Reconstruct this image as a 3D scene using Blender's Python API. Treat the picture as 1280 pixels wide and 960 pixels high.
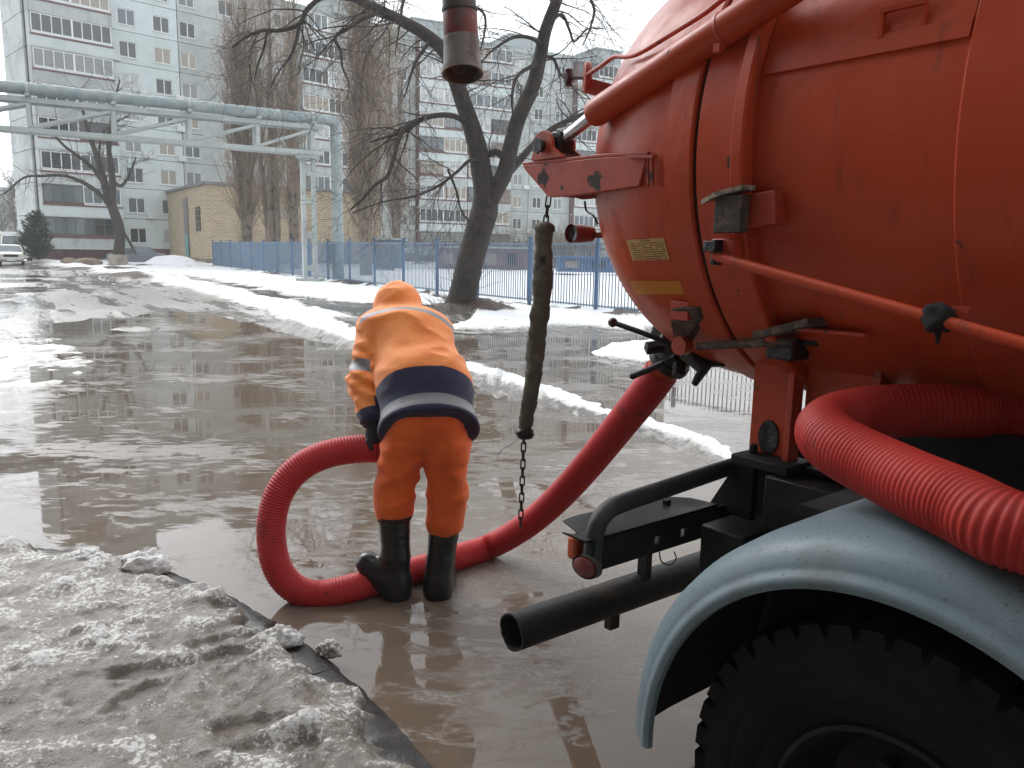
import bpy, bmesh, math, random
import numpy as np
from mathutils import Vector, Matrix
random.seed(7); RNG = np.random.default_rng(11)
SC = bpy.context.scene; COL = SC.collection
for o in list(bpy.data.objects): bpy.data.objects.remove(o)
R = math.radians

# ------------------------------------------------------------------ camera
F, HY, SL, H = 985.0, 315.0, 0.02, 1.65          # focal length in px of a 1280 px wide frame, horizon row, roll, eye height
_r = math.atan(SL); _p = math.atan((480-HY)*math.cos(_r)/F)
CF = np.array([0, math.cos(_p), -math.sin(_p)]); _u = np.array([0, math.sin(_p), math.cos(_p)]); _x = np.array([1., 0, 0])
CR = math.cos(_r)*_x + math.sin(_r)*_u; CU = -math.sin(_r)*_x + math.cos(_r)*_u
cam = bpy.data.cameras.new('camera'); camo = bpy.data.objects.new('camera', cam); COL.objects.link(camo)
camo.matrix_world = Matrix([[CR[i], CU[i], -CF[i], (0, 0, H)[i]] for i in range(3)] + [[0, 0, 0, 1]])
cam.sensor_width = 36; cam.lens = 36*F/1280; cam.clip_start = .05; cam.clip_end = 3000
SC.camera = camo

# ------------------------------------------------------------------ light: overcast winter day
SUN_EL, SUN_AZ = 38, 205      # high thin light through the cloud, from over the far left
SKY_STRENGTH, SUN_STRENGTH, EXPOSURE = .15, .8, 0.80
w = bpy.data.worlds.new('World'); SC.world = w; w.use_nodes = True
nt = w.node_tree; nt.nodes.clear()
sky = nt.nodes.new('ShaderNodeTexSky'); sky.sky_type = 'NISHITA'; sky.sun_disc = False
sky.sun_elevation = R(SUN_EL); sky.sun_rotation = R(-40); sky.air_density = 1.0; sky.dust_density = 3.0; sky.ozone_density = 1.0
bw = nt.nodes.new('ShaderNodeRGBToBW'); nt.links.new(sky.outputs[0], bw.inputs[0])
mx = nt.nodes.new('ShaderNodeMix'); mx.data_type = 'RGBA'; mx.inputs[0].default_value = .45   # cloud deck: mostly even grey-white
tint = nt.nodes.new('ShaderNodeMix'); tint.data_type = 'RGBA'; tint.blend_type = 'MULTIPLY'; tint.inputs[0].default_value = 1
nt.links.new(bw.outputs[0], tint.inputs[6]); tint.inputs[7].default_value = (.95, .99, 1.05, 1)
nt.links.new(tint.outputs[2], mx.inputs[6]); mx.inputs[7].default_value = (9.6, 10.0, 10.4, 1)
bg = nt.nodes.new('ShaderNodeBackground'); bg.inputs[1].default_value = SKY_STRENGTH
out = nt.nodes.new('ShaderNodeOutputWorld')
nt.links.new(mx.outputs[2], bg.inputs[0]); nt.links.new(bg.outputs[0], out.inputs[0])
sl = bpy.data.lights.new('sun', 'SUN'); sl.energy = SUN_STRENGTH; sl.angle = R(30); sl.color = (1, .97, .93)
so = bpy.data.objects.new('sun', sl); COL.objects.link(so)
_d = Vector((math.sin(R(-40))*math.cos(R(SUN_EL)), math.cos(R(-40))*math.cos(R(SUN_EL)), math.sin(R(SUN_EL))))
so.rotation_euler = _d.to_track_quat('Z', 'Y').to_euler(); so.location = (-20, 20, 40)
SC.view_settings.view_transform = 'Standard'; SC.view_settings.look = 'None'; SC.view_settings.gamma = 1
SC.view_settings.exposure = EXPOSURE; SC.view_settings.use_curve_mapping = False
SC.render.engine = 'CYCLES'
try:
    SC.cycles.use_denoising = True; SC.cycles.max_bounces = 8; SC.cycles.diffuse_bounces = 3; SC.cycles.glossy_bounces = 4
except Exception: pass

# ------------------------------------------------------------------ pixel -> direction helpers (distance always comes from the place)
def ray(x, y): return CF + CR*(x-640)/F + CU*(480-y)/F
EYE = np.array([0, 0, H])
def gnd(x, y, z=0.):
    d = ray(x, y); return EYE + d*((z-H)/d[2])
def atY(x, y, Y):
    d = ray(x, y); return EYE + d*(Y/d[1])

# ------------------------------------------------------------------ noise on arrays
def _h(ix, iy, iz, s):
    n = (ix.astype(np.int64)*374761393 + iy.astype(np.int64)*668265263 + iz.astype(np.int64)*2147483647 + s*1274126177) & 0x7fffffff
    n = ((n ^ (n >> 13))*1274126177) & 0x7fffffff
    n = (n ^ (n >> 16)) & 0xffff
    return n/65535.
def vnoise(x, y, z=None, s=0):
    z = np.zeros_like(x) if z is None else z
    ix, iy, iz = np.floor(x), np.floor(y), np.floor(z); fx, fy, fz = x-ix, y-iy, z-iz
    fx, fy, fz = [f*f*(3-2*f) for f in (fx, fy, fz)]
    r = 0
    for a in (0, 1):
        for b in (0, 1):
            for c in (0, 1):
                wgt = (fx if a else 1-fx)*(fy if b else 1-fy)*(fz if c else 1-fz)
                r = r + wgt*_h(ix+a, iy+b, iz+c, s)
    return r
def fbm(x, y, z=None, s=0, o=4, g=.5):
    t, a, n = 0, 1., 0
    for i in range(o):
        k = 2.03**i
        t = t + a*vnoise(x*k+i*17.3, y*k-i*9.1, None if z is None else z*k, s+i); n += a; a *= g
    return t/n
def sstep(a, b, x): t = np.clip((x-a)/(b-a), 0, 1); return t*t*(3-2*t)

# ------------------------------------------------------------------ materials
MATS = {}
def mat(name, col, rough=.5, metal=0., spec=.5, layers=(), bump=(), coords='Object', coat=0., trans=0., sheen=0., ior=None, rvar=0., orand=0.):
    """layers: dicts(color, scale, lo, hi, rough, stretch, center, radius, attr); bump: (scale, strength, dist[, stretch]) tuples"""
    if name in MATS: return MATS[name]
    m = bpy.data.materials.new(name); m.use_nodes = True; MATS[name] = m
    t = m.node_tree; N = t.nodes; L = t.links; b = N['Principled BSDF']
    b.inputs['Metallic'].default_value = metal; b.inputs['Specular IOR Level'].default_value = spec
    b.inputs['Coat Weight'].default_value = coat; b.inputs['Coat Roughness'].default_value = .12
    b.inputs['Transmission Weight'].default_value = trans; b.inputs['Sheen Weight'].default_value = sheen
    if ior: b.inputs['IOR'].default_value = ior
    if coords == 'World': co = N.new('ShaderNodeNewGeometry').outputs['Position']
    else: co = N.new('ShaderNodeTexCoord').outputs['Object']
    def mapped(st):
        if not st: return co
        mp = N.new('ShaderNodeMapping'); mp.vector_type = 'POINT'; mp.inputs['Scale'].default_value = st[:3]; src = co
        if len(st) > 3:                                  # turn first, then stretch
            m0 = N.new('ShaderNodeMapping'); m0.inputs['Rotation'].default_value = (0, 0, st[3]); L.new(co, m0.inputs[0]); src = m0.outputs[0]
        L.new(src, mp.inputs[0]); return mp.outputs[0]
    def noise(sc, st=None, det=6, ro=.6):
        n = N.new('ShaderNodeTexNoise'); n.inputs['Scale'].default_value = sc; n.inputs['Detail'].default_value = det
        n.inputs['Roughness'].default_value = ro; L.new(mapped(st), n.inputs['Vector']); return n.outputs['Fac']
    def mrange(v, lo, hi, a=0, bb=1):
        n = N.new('ShaderNodeMapRange'); n.interpolation_type = 'SMOOTHSTEP'
        n.inputs[1].default_value = lo; n.inputs[2].default_value = hi; n.inputs[3].default_value = a; n.inputs[4].default_value = bb
        L.new(v, n.inputs[0]); return n.outputs[0]
    def math_(op, a, c):
        n = N.new('ShaderNodeMath'); n.operation = op
        for i, v in enumerate((a, c)):
            if isinstance(v, (int, float)): n.inputs[i].default_value = v
            else: L.new(v, n.inputs[i])
        return n.outputs[0]
    def rgba(c): return (c[0], c[1], c[2], 1)
    rgb = N.new('ShaderNodeRGB'); rgb.outputs[0].default_value = rgba(col); cur = rgb.outputs[0]
    rv = N.new('ShaderNodeValue'); rv.outputs[0].default_value = rough; curr = rv.outputs[0]
    if rvar:
        curr = math_('ADD', curr, mrange(noise(6, None, 5), .3, .7, -rvar, rvar))
    for ly in layers:
        if 'attr' in ly:
            a = N.new('ShaderNodeAttribute'); a.attribute_name = ly['attr']; f = a.outputs['Fac']
            if ly.get('nscale'):
                f = math_('ADD', f, mrange(noise(ly['nscale'], ly.get('stretch')), .25, .75, -ly['namp'], ly['namp']))
            f = mrange(f, ly['lo'], ly['hi'])
        elif 'center' in ly:
            vm = N.new('ShaderNodeVectorMath'); vm.operation = 'DISTANCE'; L.new(mapped(ly.get('stretch')), vm.inputs[0])
            c = ly['center']; st = ly.get('stretch') or (1, 1, 1); vm.inputs[1].default_value = [c[i]*st[i] for i in range(3)]
            d = math_('ADD', vm.outputs['Value'], mrange(noise(ly.get('scale', 25)), .2, .8, -ly['radius']*.9, ly['radius']*.9))
            f = mrange(d, ly['radius']*.75, ly['radius']*1.1, 1, 0)
        else:
            f = mrange(noise(ly['scale'], ly.get('stretch'), ly.get('det', 6)), ly['lo'], ly['hi'])
            if ly.get('attr2'):
                a = N.new('ShaderNodeAttribute'); a.attribute_name = ly['attr2']; f = math_('MULTIPLY', f, a.outputs['Fac'])
        if ly.get('amt', 1) != 1: f = math_('MULTIPLY', f, ly['amt'])
        x = N.new('ShaderNodeMix'); x.data_type = 'RGBA'; L.new(f, x.inputs[0]); L.new(cur, x.inputs[6]); x.inputs[7].default_value = rgba(ly['color']); cur = x.outputs[2]
        if 'rough' in ly:
            y = N.new('ShaderNodeMix'); L.new(f, y.inputs[0]); L.new(curr, y.inputs[2]); y.inputs[3].default_value = ly['rough']; curr = y.outputs[0]
    if orand:                                            # pieces differ a little from one another
        oi = N.new('ShaderNodeObjectInfo'); hs = N.new('ShaderNodeHueSaturation'); L.new(cur, hs.inputs['Color']); v_ = N.new('ShaderNodeMapRange'); L.new(oi.outputs['Random'], v_.inputs[0])
        v_.inputs[3].default_value = 1-orand; v_.inputs[4].default_value = 1+orand; L.new(v_.outputs[0], hs.inputs['Value']); cur = hs.outputs[0]
    L.new(cur, b.inputs['Base Color']); L.new(curr, b.inputs['Roughness'])
    prev = None
    for bp in bump:
        nb = N.new('ShaderNodeBump'); nb.inputs['Strength'].default_value = bp[1]; nb.inputs['Distance'].default_value = bp[2]
        L.new(noise(bp[0], bp[3] if len(bp) > 3 else None, 5), nb.inputs['Height'])
        if prev: L.new(prev, nb.inputs['Normal'])
        prev = nb.outputs[0]
    if prev: L.new(prev, b.inputs['Normal'])
    return m

# ------------------------------------------------------------------ mesh building
class MB:
    def __init__(self): self.v, self.f, self.n = [], [], 0
    def add(self, vs, fs):
        vs = np.asarray(vs, float).reshape(-1, 3); k = self.n
        self.v.append(vs); self.f += [tuple(i+k for i in f) for f in fs]; self.n += len(vs); return self
    def box(self, c, s, rot=None):
        p = np.array([(x, y, z) for x in (-.5, .5) for y in (-.5, .5) for z in (-.5, .5)])*np.array(s, float)
        if rot is not None: p = p @ np.array(rot).T
        return self.add(p+np.array(c, float), [(0, 1, 3, 2), (4, 6, 7, 5), (0, 4, 5, 1), (2, 3, 7, 6), (0, 2, 6, 4), (1, 5, 7, 3)])
    def bar(self, a, b, w, h, up=(0, 0, 1)):
        a, b = np.array(a, float), np.array(b, float); d = b-a; l = np.linalg.norm(d); d = d/l
        u = np.array(up, float); s = np.cross(u, d); s /= np.linalg.norm(s); u = np.cross(d, s)
        return self.box((a+b)/2, (l, w, h), np.stack([d, s, u], 1))
    def prism(self, poly, vec):
        p = np.array(poly, float); n = len(p); q = p+np.array(vec, float)
        return self.add(np.concatenate([p, q]), [tuple(range(n))[::-1], tuple(range(n, 2*n))]+[(i, (i+1) % n, n+(i+1) % n, n+i) for i in range(n)])
    def tube(self, pts, rad, n=12, caps=True, up=None):
        P = np.array(pts, float); k = len(P); r = np.full(k, rad) if np.isscalar(rad) else np.array(rad, float)
        T = np.gradient(P, axis=0); T /= np.maximum(np.linalg.norm(T, axis=1, keepdims=True), 1e-9)
        u = np.array(up if up is not None else ((0, 0, 1) if abs(T[0][2]) < .9 else (1, 0, 0)), float)
        u = u-T[0]*(u@T[0]); u /= np.linalg.norm(u)
        vs = []; a = np.linspace(0, 2*math.pi, n, endpoint=False); ca, sa = np.cos(a)[:, None], np.sin(a)[:, None]
        for i in range(k):
            u = u-T[i]*(u@T[i]); u /= max(np.linalg.norm(u), 1e-9); w_ = np.cross(T[i], u)
            vs.append(P[i]+r[i]*(ca*u+sa*w_))
        fs = [(i*n+j, i*n+(j+1) % n, (i+1)*n+(j+1) % n, (i+1)*n+j) for i in range(k-1) for j in range(n)]
        if caps: fs += [tuple(range(n))[::-1], tuple((k-1)*n+j for j in range(n))]
        return self.add(np.concatenate(vs), fs)
    def cyl(self, a, b, r0, r1=None, n=20, caps=True): return self.tube([a, b], [r0, r0 if r1 is None else r1], n, caps)
    def lathe(self, prof, n, axis=(0, 0, 0), dirs=((1, 0, 0), (0, 1, 0), (0, 0, 1)), closed=False, a0=0, a1=2*math.pi):
        """prof: (along, radius); dirs: along-axis, and the two radial axes"""
        D = np.array(dirs, float); full = abs(a1-a0-2*math.pi) < 1e-6
        a = np.linspace(a0, a1, n, endpoint=not full); vs = []
        for s, r in prof:
            vs.append(np.array(axis)+D[0]*s+r*(np.cos(a)[:, None]*D[1]+np.sin(a)[:, None]*D[2]))
        k = len(prof); m = n if full else n-1
        rows = range(k) if closed else range(k-1)
        fs = [(i*n+j, i*n+(j+1) % n, ((i+1) % k)*n+(j+1) % n, ((i+1) % k)*n+j) for i in rows for j in range(m)]
        return self.add(np.concatenate(vs), fs)
    def sphere(self, c, r, nu=12, nv=8):
        rr = np.array(r if not np.isscalar(r) else (r, r, r), float); vs = [np.array((0, 0, -1.))]
        for i in range(1, nv):
            t = math.pi*(i/nv-.5); vs += [np.array((math.cos(t)*math.cos(2*math.pi*j/nu), math.cos(t)*math.sin(2*math.pi*j/nu), math.sin(t))) for j in range(nu)]
        vs.append(np.array((0, 0, 1.))); fs = []
        for j in range(nu):
            fs.append((0, 1+(j+1) % nu, 1+j)); e = 1+(nv-2)*nu; fs.append((e+j, e+(j+1) % nu, e+nu))
            for i in range(nv-2): fs.append((1+i*nu+j, 1+i*nu+(j+1) % nu, 1+(i+1)*nu+(j+1) % nu, 1+(i+1)*nu+j))
        return self.add(np.array(vs)*rr+np.array(c, float), fs)
    def mesh(self, name, m, smooth=True, angle=40, origin=(0, 0, 0)):
        me = bpy.data.meshes.new(name); v = np.concatenate(self.v)-np.array(origin, float)
        me.from_pydata(v.tolist(), [], self.f); me.materials.append(m); me.update()
        bm = bmesh.new(); bm.from_mesh(me); bmesh.ops.recalc_face_normals(bm, faces=bm.faces)
        if smooth:
            for f in bm.faces: f.smooth = True
            c = math.cos(R(angle))
            for e in bm.edges:
                if len(e.link_faces) == 2 and e.link_faces[0].normal.dot(e.link_faces[1].normal) < c: e.smooth = False
        bm.to_mesh(me); bm.free(); return me
    def build(self, name, m, parent=None, smooth=True, bevel=0., origin=None, angle=40):
        og = origin if origin is not None else ((0, 0, 0) if parent is None or parent.get('_local') else tuple(parent.get('_org', (0, 0, 0))))
        o = bpy.data.objects.new(name, self.mesh(name, m, smooth, angle, og)); COL.objects.link(o)
        if parent is not None:
            o.parent = parent; o['_org'] = list(og)
            if parent.get('_local'): o['_local'] = 1
        elif origin is not None: o.location = origin; o['_org'] = list(origin)
        if bevel:
            md = o.modifiers.new('bevel', 'BEVEL'); md.width = bevel; md.segments = 2; md.limit_method = 'ANGLE'; md.angle_limit = R(35); md.harden_normals = False
        return o
def tag(o, label=None, cat=None, group=None, kind=None):
    for k, v in (('label', label), ('category', cat), ('group', group), ('kind', kind)):
        if v: o[k] = v
    return o
def empty(name, loc=(0, 0, 0), rz=0., label=None, cat=None, group=None, local=False):
    o = bpy.data.objects.new(name, None); COL.objects.link(o); o.location = loc; o.rotation_euler = (0, 0, rz); o.empty_display_size = .1
    if local or rz: o['_local'] = 1
    o['_org'] = list(loc); return tag(o, label, cat, group)
def inst(src, name, parent, loc, rz=None, scale=None):
    """a copy that shares mesh data, placed in the parent's local frame"""
    o = bpy.data.objects.new(name, src if isinstance(src, bpy.types.Mesh) else src.data); COL.objects.link(o); o.parent = parent; o.location = loc
    if rz is not None: o.rotation_euler = (0, 0, rz)
    if scale is not None: o.scale = scale
    return o
def catmull(pts, n=12):
    P = np.array(pts, float); P = np.concatenate([[2*P[0]-P[1]], P, [2*P[-1]-P[-2]]]); r = []
    for i in range(1, len(P)-2):
        t = np.linspace(0, 1, n, endpoint=False)[:, None]; a, b, c, d = P[i-1], P[i], P[i+1], P[i+2]
        r.append(.5*((2*b)+(c-a)*t+(2*a-5*b+4*c-d)*t**2+(3*b-a-3*c+d)*t**3))
    return np.concatenate(r+[P[-2][None]])
def resample(P, step):
    L_ = np.concatenate([[0], np.cumsum(np.linalg.norm(np.diff(P, axis=0), axis=1))]); n = max(2, int(L_[-1]/step)+1); s = np.linspace(0, L_[-1], n)
    return np.stack([np.interp(s, L_, P[:, i]) for i in range(P.shape[1])], 1)
# ================================================================== the ground: one height field, split into pavement, road and ground
def axis_pts(lo, a, b, hi, st, g):
    mid = list(np.arange(a, b, st)); up, d, x = [], st, b
    while x < hi: up.append(x); d *= g; x += d
    dn, d, x = [], st, a
    while x > lo: d *= g; x -= d; dn.append(x)
    return np.array(dn[::-1]+mid+up)
def poly_g(px, z=0.): return np.array([gnd(x, y, z)[:2] for x, y in px])
def pl_dist(X, Y, P):
    """distance to a polyline, signed (+ on its left), and the arc parameter"""
    best = np.full(X.shape, 1e9); sg = np.ones(X.shape)
    for a, b in zip(P[:-1], P[1:]):
        d = b-a; l2 = d@d; t = np.clip(((X-a[0])*d[0]+(Y-a[1])*d[1])/l2, 0, 1)
        dx, dy = X-a[0]-t*d[0], Y-a[1]-t*d[1]; q = np.hypot(dx, dy); c = d[0]*(Y-a[1])-d[1]*(X-a[0])
        m = q < best; best = np.where(m, q, best); sg = np.where(m, np.sign(c), sg)
    return best*np.where(sg == 0, 1, sg)
def in_poly(X, Y, P):
    c = np.zeros(X.shape, bool); n = len(P)
    for i in range(n):
        (x0, y0), (x1, y1) = P[i], P[i-1]
        c ^= ((y0 > Y) != (y1 > Y)) & (X < (x1-x0)*(Y-y0)/(y1-y0+1e-12)+x0)
    return c
def blob(X, Y, P, soft, amp, fr, s):
    """soft-edged polygon with a ragged outline, 0..1"""
    d = np.abs(pl_dist(X, Y, np.concatenate([P, P[:1]])))*np.where(in_poly(X, Y, P), 1, -1)
    d = d+(fbm(X*fr, Y*fr, s=s, o=5)-.5)*2*amp
    return sstep(-soft, soft, d)

KERB = poly_g([(-160, 668), (-60, 670), (0, 676), (60, 679), (125, 688), (200, 706), (280, 735), (345, 772), (400, 810), (450, 855), (500, 908), (545, 962)], .085)
KERB = np.concatenate([[[-9, 4.6], [-5, 4.5]], KERB, [[-.02, 1.85], [.12, 1.4], [.32, .9], [.75, .3], [1.9, -1.2], [7, -7.5]]])
KERB = catmull(np.c_[KERB, np.zeros(len(KERB))], 8)[:, :2]
BERM = poly_g([(1010, 610), (940, 583), (870, 553), (800, 527), (700, 498), (620, 474), (540, 450), (440, 423), (380, 404), (300, 378), (220, 355), (130, 339), (60, 331)], .03)
FENCE = np.array([[6.2, 16.6], [4.6, 18.6], [-.62, 25.5], [-8.9, 38.6], [-24.2, 63.0]])
TREE = np.array([-1.45, 20.6])
xs = axis_pts(-900, -3.3, 1.1, 900, .016, 1.032); ys = axis_pts(-300, 1.7, 4.4, 1500, .016, 1.03)
GX, GY = np.meshgrid(xs, ys)
def ground_fields(X, Y):
    D = np.hypot(X, Y)
    dk = pl_dist(X, Y, KERB); pave = dk < 0                     # right of the line of travel = pavement side
    n1 = fbm(X*.35, Y*.35, s=1, o=4); n2 = fbm(X*1.3, Y*1.3, s=5, o=5); n3 = fbm(X*5.5, Y*5.5, s=9, o=5); n4 = fbm(X*19, Y*19, s=21, o=4)
    snow = np.zeros(X.shape); slush = np.zeros(X.shape); dirt = np.zeros(X.shape)
    # road: a flooded carriageway, shallower and patchier further off
    z = -.070+.060*sstep(7, 22, D)+(.05+.05*sstep(9, 20, D))*(n1-.5)+.04*(n2-.5)
    z = z+.028*sstep(14, 30, D)*(fbm(X*.5+Y*.28, Y*.1, s=31, o=4)-.35)
    # ruts worn through the slush run along the road towards the far left
    u = (X*.86+Y*.5); far = sstep(8, 16, D)*(1-sstep(48, 60, Y))
    slush = np.maximum(slush, far*sstep(.45, .62, fbm(u*.55, (Y*.86-X*.5)*.08, s=41, o=5)))
    z = z+.022*slush*far
    patch = sstep(.60, .72, n2*.6+n1*.4)*(D < 22); z = z+patch*.05*(.4+n3); slush = np.maximum(slush, patch)
    # beyond the berm: a side lane of wet asphalt with puddles
    db = pl_dist(X, Y, BERM); lane = sstep(.1, .8, -db)
    # snow berm
    sg = .26+.05*np.clip(Y-6, 0, 20); prof = np.exp(-(db/sg)**2)
    bh = prof*(.40+1.25*n2*n3*2+.35*(n4-.5))*(.13-.03*sstep(12, 40, Y))*sstep(.7, 2.2, X*.3+Y-2.6+3)
    z = z+bh; sn_b = sstep(.30, .62, prof*(.62+.75*n3)); snow = np.maximum(snow, sn_b*sstep(-.55, .1, -db/sg+.3*(n3-.5)+.05)); slush = np.maximum(slush, sstep(.12, .4, prof*(.6+.8*n3)))
    z = z+.05*lane*(Y < 60)*(.35+.9*(fbm(X*.22, Y*.3, s=51, o=4)-.5))
    # snow on the verges
    for k, (px, sf, am) in enumerate([([(40, 331), (90, 322), (150, 320), (235, 322), (262, 331), (330, 341), (400, 352), (440, 354), (500, 357), (545, 366), (560, 385), (505, 388), (440, 379), (360, 368), (270, 352), (180, 340), (110, 334)], .25, .9),
                           ([(590, 379), (690, 388), (760, 391), (860, 395), (900, 402), (800, 413), (720, 409), (650, 411), (560, 412), (590, 402)], .15, .45),
                           ([(735, 440), (790, 429), (870, 424), (960, 430), (960, 452), (880, 458), (830, 456), (775, 449)], .08, .18),
                           ([(95, 333), (190, 345), (290, 364), (330, 378), (420, 396), (420, 404), (300, 378), (180, 350), (90, 338)], .2, .8)]):
        b = blob(X, Y, poly_g(px), sf, am, 1.4, 60+k*7); snow = np.maximum(snow, b); z = z+b*(.07+.05*n2)
    b = blob(X, Y, poly_g([(-120, 402), (0, 398), (48, 404), (60, 425), (108, 444), (116, 462), (60, 482), (0, 492), (-120, 505)]), .12, .35, 2.2, 90)
    b = b*sstep(.30, .55, n3*.5+n2*.5); z = z+b*.085*(.5+n3); slush = np.maximum(slush, b); snow = np.maximum(snow, b*sstep(.5, .7, n3+.12)*.6)
    b = blob(X, Y, poly_g([(-80, 486), (45, 484), (50, 540), (30, 545), (-80, 545)]), .1, .3, 2.2, 97)*.25; slush = np.maximum(slush, b)
    # yard behind the fence, all snow
    df = pl_dist(X, Y, FENCE); yard = sstep(-.2, .5, -df)*(Y > 12); z = z+yard*(.10+.12*n1); snow = np.maximum(snow, yard)
    strip = np.exp(-((df-.1)/.5)**2)*(Y > 12)*sstep(.42, .6, n2); dirt = np.maximum(dirt, strip)
    # everything far away lies under snow and rises a little
    fr = sstep(58, 75, Y)+sstep(70, 110, np.abs(X)); fr = np.clip(fr, 0, 1); snow = np.maximum(snow, fr*(.8+.2*n1)); z = z+.12*fr+.3*sstep(90, 200, D)
    # earth mound round the big tree
    dt = np.hypot((X-TREE[0])/1.25, Y-TREE[1]); md = np.exp(-(dt/1.15)**2); z = z+md*.34*(.8+.5*n2); dirt = np.maximum(dirt, sstep(.22, .42, md+.22*(n2-.5))); snow = snow*(1-sstep(.2, .4, md+.2*(n2-.5)))
    # ploughed-up lumps of black earth along the verge
    for cx, cy, rr in ((66, 331, 2.2), (110, 341, 1.6), (150, 349, 1.0), (175, 352, .9), (160, 335, .8)):
        g = gnd(cx, cy); dd = np.hypot((X-g[0])*.55+(Y-g[1])*.3, (Y-g[1])*.6)/rr; q = np.exp(-dd**2)*sstep(.35, .6, n2*.5+n3*.5); z = z+q*.32; dirt = np.maximum(dirt, sstep(.25, .45, q))
    # pavement under trodden slush
    pd = -dk
    edge = sstep(0, .03, pd)
    r1 = 1-np.abs(2*fbm(X*1.7+Y*.6, Y*2.6-X*.5, s=71, o=5)-1); r2 = 1-np.abs(2*fbm(X*6, Y*7, s=75, o=5)-1)
    sl = sstep(.05, .15, pd+.34*(n3-.5)+.16*(n2-.5)+.01)
    lump = sstep(.56, .80, fbm(X*3.2, Y*3.8, s=81, o=5)*.72+n3*.28)
    r3 = 1-np.abs(2*fbm(X*15, Y*17, s=77, o=4)-1)
    hs = sl*(.024+.026*r1*n2*1.6+.026*(r2-.45)+.020*(r3-.5)+.040*lump*(.3+n3)*(.5+r2)+.016*(n4-.5))
    # edge lumps of clean snow left on the kerb
    for cx, cy, rr, hh in ((108, 690, .085, .10), (180, 697, .12, .12), (205, 722, .06, .05), (245, 735, .07, .07), (262, 748, .07, .05), (352, 788, .07, .055), (412, 800, .045, .05), (150, 690, .05, .05), (15, 684, .08, .05)):
        g = gnd(cx, cy, .1); q = np.exp(-(np.hypot(X-g[0], (Y-g[1])*1.3)/rr)**2*1.2); hs = hs+q*hh*(.55+.9*n3)*sstep(.02, .1, q); lump = np.maximum(lump, sstep(.25, .5, q)); sl = np.maximum(sl, sstep(.2, .4, q))
    # footprints
    for cx, cy, ang, ln in ((600/2.133*1.0, 800, .45, .30), (320, 905, .25, .30), (345, 935, .2, .29), (290, 820, .5, .28), (170, 870, 1.2, .27), (190, 838, .3, .3)):
        g = gnd(cx, cy, .1); c, s_ = math.cos(ang), math.sin(ang); a = (X-g[0])*c+(Y-g[1])*s_; b_ = -(X-g[0])*s_+(Y-g[1])*c
        e = (a/(ln*.5))**2+(b_/.055)**2; inside = 1-sstep(.7, 1.15, e); rim = np.exp(-((e-1.5)/.6)**2); hs = hs*(1-.38*inside)-.002*inside+.006*rim*(.2+n3)*(.4+r2); lump = lump*(1-inside)
    zp = .036*edge+.018*sstep(.11, .18, pd)+hs*(pd > 0)
    wet = sl*(1-sstep(.0, .02, hs-.004))*sstep(.1, .3, pd)
    z = np.where(pave, zp, z)
    sn_p = sl*np.clip(lump*.62*(.55+.6*r2)+sstep(.66, .84, r1*.6+n3*.5)*.38+sstep(.60, .78, r2*.6+n4*.4)*.30, 0, 1)
    snow = np.where(pave, sn_p, snow); slush = np.where(pave, np.maximum(sl*.9, sn_p)*(1-.8*wet), slush); dirt = np.where(pave, 0, dirt)
    region = np.where(pave, 1, np.where((df < 0) | (fr > .5) | (snow > .9), 2, 0))
    return z, np.clip(snow, 0, 1), np.clip(slush, 0, 1), np.clip(dirt, 0, 1), region, dk
GZ, SNOW, SLUSH, DIRT, REG, DK = ground_fields(GX, GY)
nx, ny = len(xs), len(ys)
def sheet(name, keep, m, label=None):
    I = np.arange(nx*ny).reshape(ny, nx); q = np.stack([I[:-1, :-1], I[:-1, 1:], I[1:, 1:], I[1:, :-1]], -1)[keep].reshape(-1, 4)
    use = np.unique(q); mp = np.zeros(nx*ny, np.int64); mp[use] = np.arange(len(use)); q = mp[q]
    co = np.stack([GX.ravel()[use], GY.ravel()[use], GZ.ravel()[use]], -1)
    me = bpy.data.meshes.new(name); me.vertices.add(len(use)); me.vertices.foreach_set('co', co.ravel())
    me.loops.add(q.size); me.loops.foreach_set('vertex_index', q.ravel().astype(np.int32)); me.polygons.add(len(q))
    me.polygons.foreach_set('loop_start', np.arange(0, q.size, 4, dtype=np.int32)); me.polygons.foreach_set('loop_total', np.full(len(q), 4, np.int32))
    me.polygons.foreach_set('use_smooth', np.ones(len(q), bool)); me.update(); me.validate()
    for nm, arr in (('snow', SNOW), ('slush', SLUSH), ('dirt', DIRT)):
        a = me.attributes.new(nm, 'FLOAT', 'POINT'); a.data.foreach_set('value', arr.ravel()[use].astype(np.float32))
    me.materials.append(m); o = bpy.data.objects.new(name, me); COL.objects.link(o); return tag(o, label, kind='structure')
SNOWC, SLUSHC = (.78, .79, .80), (.34, .315, .28)
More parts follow.
